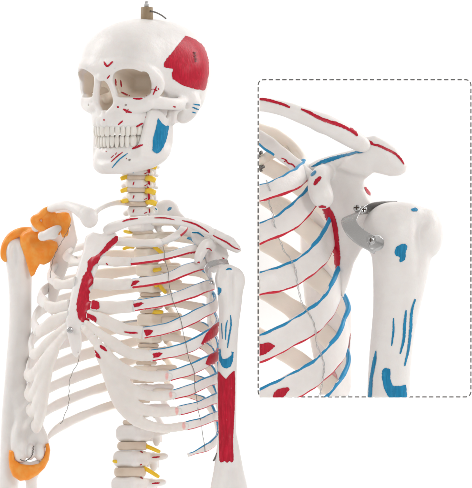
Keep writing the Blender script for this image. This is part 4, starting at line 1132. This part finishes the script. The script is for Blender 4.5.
def build_dhum():
    F = Field((352, 196, 0), (450, 412, 96), 1.0)
    F.add(ell((393, 232, 48), (31, 30, 29)), k=2); F.add(ell((408, 222, 50), (20, 19, 20)), k=6)
    F.add(ell((428, 234, 46), (15, 24, 21)), k=5)
    F.add(ell((421, 222, 46), (16, 12, 16)), k=8)
    F.add(ell((398, 236, 64), (17, 22, 12)), k=7)
    F.add(*chain([(401, 246, 48, 28), (401, 262, 48, 26), (399, 285, 48, 23.2), (396, 310, 48, 20.4), (392, 340, 48, 19), (389.5, 370, 48, 18.8), (388, 410, 48, 19.2)]), k=6)
    F.cut(ell((420, 244, 74), (3, 24, 6)), k=8)
    F.add(cap((427, 232, 62), (421, 262, 58), 5, 3), k=5)
    v, q = F.mesh(1); return make('humerus', v, q, 'bone', SD)
dh = build_dhum()
paint(dh, [
 pg([(411, 209), (415, 207.5), (418, 209), (417, 211.5), (412.5, 211.5)], 'blue'),
 pg([(396, 247.5), (400, 244.5), (405, 244), (407.5, 247), (406, 251), (405.5, 255), (405, 260), (400, 262.5), (399.5, 257), (396, 256), (394.5, 252)], 'blue'),
 st([(393.5, 318), (393.3, 332), (391.5, 346)], 2.0, 'blue'), st([(406, 310), (404.5, 325), (403.5, 340), (400, 354)], 2.8, 'blue'), st([(415, 299), (411.5, 312), (410.5, 330), (408, 350), (404.5, 366)], 2.8, 'blue'),
 pg([(376, 350), (376.5, 360), (373, 378), (371.5, 400), (368, 400), (369.5, 380), (372.5, 362)], 'blue', jit=.12),
 pg([(382.5, 370), (386, 368), (390, 369.5), (390.5, 380), (393, 386), (400, 386), (406, 385), (406, 401), (393, 401), (388, 396), (384, 388), (382, 378)], 'blue')], lift=.3)
crop(dh)

b = strap('hinge_bracket', [(396, 206, 30), (382, 207, 34), (366, 209, 44), (354, 214, 60), (349, 221, 72), (353, 230, 80), (362, 238, 84), (371, 243, 85), (378, 247, 84)], 8.0, .7, SD, [(0, -.6, .8), (0, -.6, .8), (.1, -.7, .7), (.7, -.5, .2), (1, -.2, 0), (.8, -.6, 0), (.72, -.7, 0), (.5, -.85, 0), (.4, -.9, 0)])
pl = make('bracket_tip', *tube_geo([(376, 243, 84), (376.1, 243, 84.9), (376.3, 243.1, 85.4), (376.3, 243.1, 85.5)], [8.0, 8.3, 8.0, 7.4], 36), 'steel', b)
def screw(c, r, parent, ax=(-.15, 0, 1)):
    c = np.array(c, float); a = norm(np.array(ax, float))
    e1 = norm(np.cross(a, (0, 1, 0))); e2 = np.cross(a, e1)
    h = [tube_geo(np.array([c, c + a * .8 * r / 3, c + a * 1.3 * r / 3, c + a * 1.5 * r / 3]), [r, r, r * .8, r * .35], 28)]
    for d in (e1, e2): h.append(tube_geo(np.array([c + a * .56 * r - d * r * .62, c + a * .56 * r + d * r * .62]), r * .13, 6))
    V, F, mi = join(h); return make('screw', V, F, ['steel', 'dark'], parent, fmat=[0 if m == 0 else 1 for m in mi])
screw((371, 240, 86), 3.6, b)
make('washer', *tube_geo([(371, 240, 85.4), (371, 240, 86.1)], [5.0, 4.8], 30), 'steel', b)
screw((363, 210, 52), 4.2, b, (.2, -.2, 1)); screw((357, 208.5, 56), 3.8, b, (-.3, -.5, 1))

def dwire(pts, r=.5):
    P = spline(np.array(pts, float), 120); t = np.arange(120)
    P1 = P + np.c_[np.sin(t * .8) * .8, np.zeros(120), np.cos(t * .8) * .8]; P2 = P - np.c_[np.sin(t * .8) * .8, np.zeros(120), np.cos(t * .8) * .8]
    V, F, _ = join([tube_geo(P1, r * .6, 7), tube_geo(P2, r * .6, 7)]); return make('tie_wire', V, F, 'steel', SD)
def dw(u, v, R, d=5): return (u, v, 74 * math.sqrt(max(0, 1 - ((u - 222) / (R - 222)) ** 2)) + d)
dwire([(266, 180, 62), dw(270, 190, 307), (269, 202, 52), (272, 212, 58), dw(274, 222, 317), (277, 234, 62), dw(281, 243, 320), (284, 251, 58), dw(290, 258, 331), dw(295, 268, 331), dw(297, 282, 331), (300, 296, 60), (303, 306, 60), dw(308, 312, 339), dw(314, 324, 339),
       dw(316, 336, 339), (317, 346, 52), dw(321, 354, 347), dw(324, 366, 347), (322, 384, 52), (318, 402, 50)])
crop(bpy.data.objects[[o.name for o in bpy.data.objects if o.name.startswith('tie_wire')][-1]])
for (a, c) in (((250, 174), (264, 166)), ((252, 158), (262, 152))):
    o = make('steel_pin', *tube_geo(np.array([(a[0], a[1], -20), (c[0], c[1], -14)]), 1.8, 12), 'wire', SD); crop(o)
    o = make('pin_collar', *tube_geo(np.array([(c[0] - 4.5, c[1] + 2.6 - 3.4, -12), (c[0] - 2.5, c[1] + 2.6 + 3, -12)]), 1.4, 10), 'wire', SD); crop(o)
# ================================================================== backdrop, light, camera
bd = bpy.data.meshes.new('backdrop')
y = 2.2; prof = [(y, 6), (y, -.2)] 
pts = []; n = 10
curve = [(y, 7.0), (y, .6)] + [(y - .6 + .6 * math.cos(a), .6 - .6 * math.sin(a)) for a in np.linspace(0, math.pi / 2, n)[1:]] + [(-9.5, 0)]
vs = [(x, p[0], p[1]) for p in curve for x in (-6, 6)]
fs = [[2 * i, 2 * i + 1, 2 * i + 3, 2 * i + 2] for i in range(len(curve) - 1)]
bd.from_pydata(vs, [], fs); bd.materials.append(flat('white_paper', (.92, .92, .92), .9, .004, 3))
bd.polygons.foreach_set('use_smooth', np.ones(len(fs), bool))
bo = bpy.data.objects.new('backdrop', bd); C.objects.link(bo); bo['kind'] = 'structure'

w = bpy.data.worlds.new('World'); bpy.context.scene.world = w; w.use_nodes = True
w.node_tree.nodes['Background'].inputs[0].default_value = (1, .965, .93, 1)
w.node_tree.nodes['Background'].inputs[1].default_value = .57

def area(name, loc, target, size, power, col=(1, 1, 1)):
    l = bpy.data.lights.new(name, 'AREA'); l.shape = 'RECTANGLE'; l.size, l.size_y = size; l.energy = power; l.color = col
    o = bpy.data.objects.new(name, l); C.objects.link(o); o.location = loc
    o.rotation_euler = (Vector(target) - Vector(loc)).to_track_quat('-Z', 'Y').to_euler()
    return o
area('softbox', (2.4, -4.6, 2.9), (0, 0, 1.4), (1.1, 1.1), 55)
area('fill_softbox', (-2.6, -2.6, 1.8), (0, 0, 1.4), (1.8, 2.2), 6)
area('backdrop_lamp', (-2.4, .7, 3.2), (.3, 2.2, 1.4), (.6, 2.4), 50)
area('backdrop_lamp', (2.4, .7, 3.2), (-.3, 2.2, 1.4), (.6, 2.4), 50)

area('added_board_light', (.18, .11, HGT + .46), (.18, 1.11, HGT + .30), (.8, .1), 2.6)  # unseen strip light, added above the frame to whiten the board
area('added_board_light', (.18, .11, HGT - .46), (.18, 1.11, HGT - .30), (.8, .1), 2.6)  # its added twin below the frame, also only to whiten the board

cam = bpy.data.cameras.new('camera'); co = bpy.data.objects.new('camera', cam); C.objects.link(co)
co.location = CAM; co.rotation_euler = (math.radians(90), 0, 0)
cam.sensor_fit = 'VERTICAL'; cam.sensor_height = 24; cam.sensor_width = 24; cam.lens = 24 * DIST / (488 * S)
cam.clip_start = .1; cam.clip_end = 60
sc = bpy.context.scene; sc.camera = co
sc.render.engine = 'CYCLES'
sc.cycles.max_bounces = 8; sc.cycles.use_denoising = True
sc.view_settings.view_transform = 'Standard'; sc.view_settings.look = 'None'
sc.view_settings.exposure = 0; sc.view_settings.gamma = 1
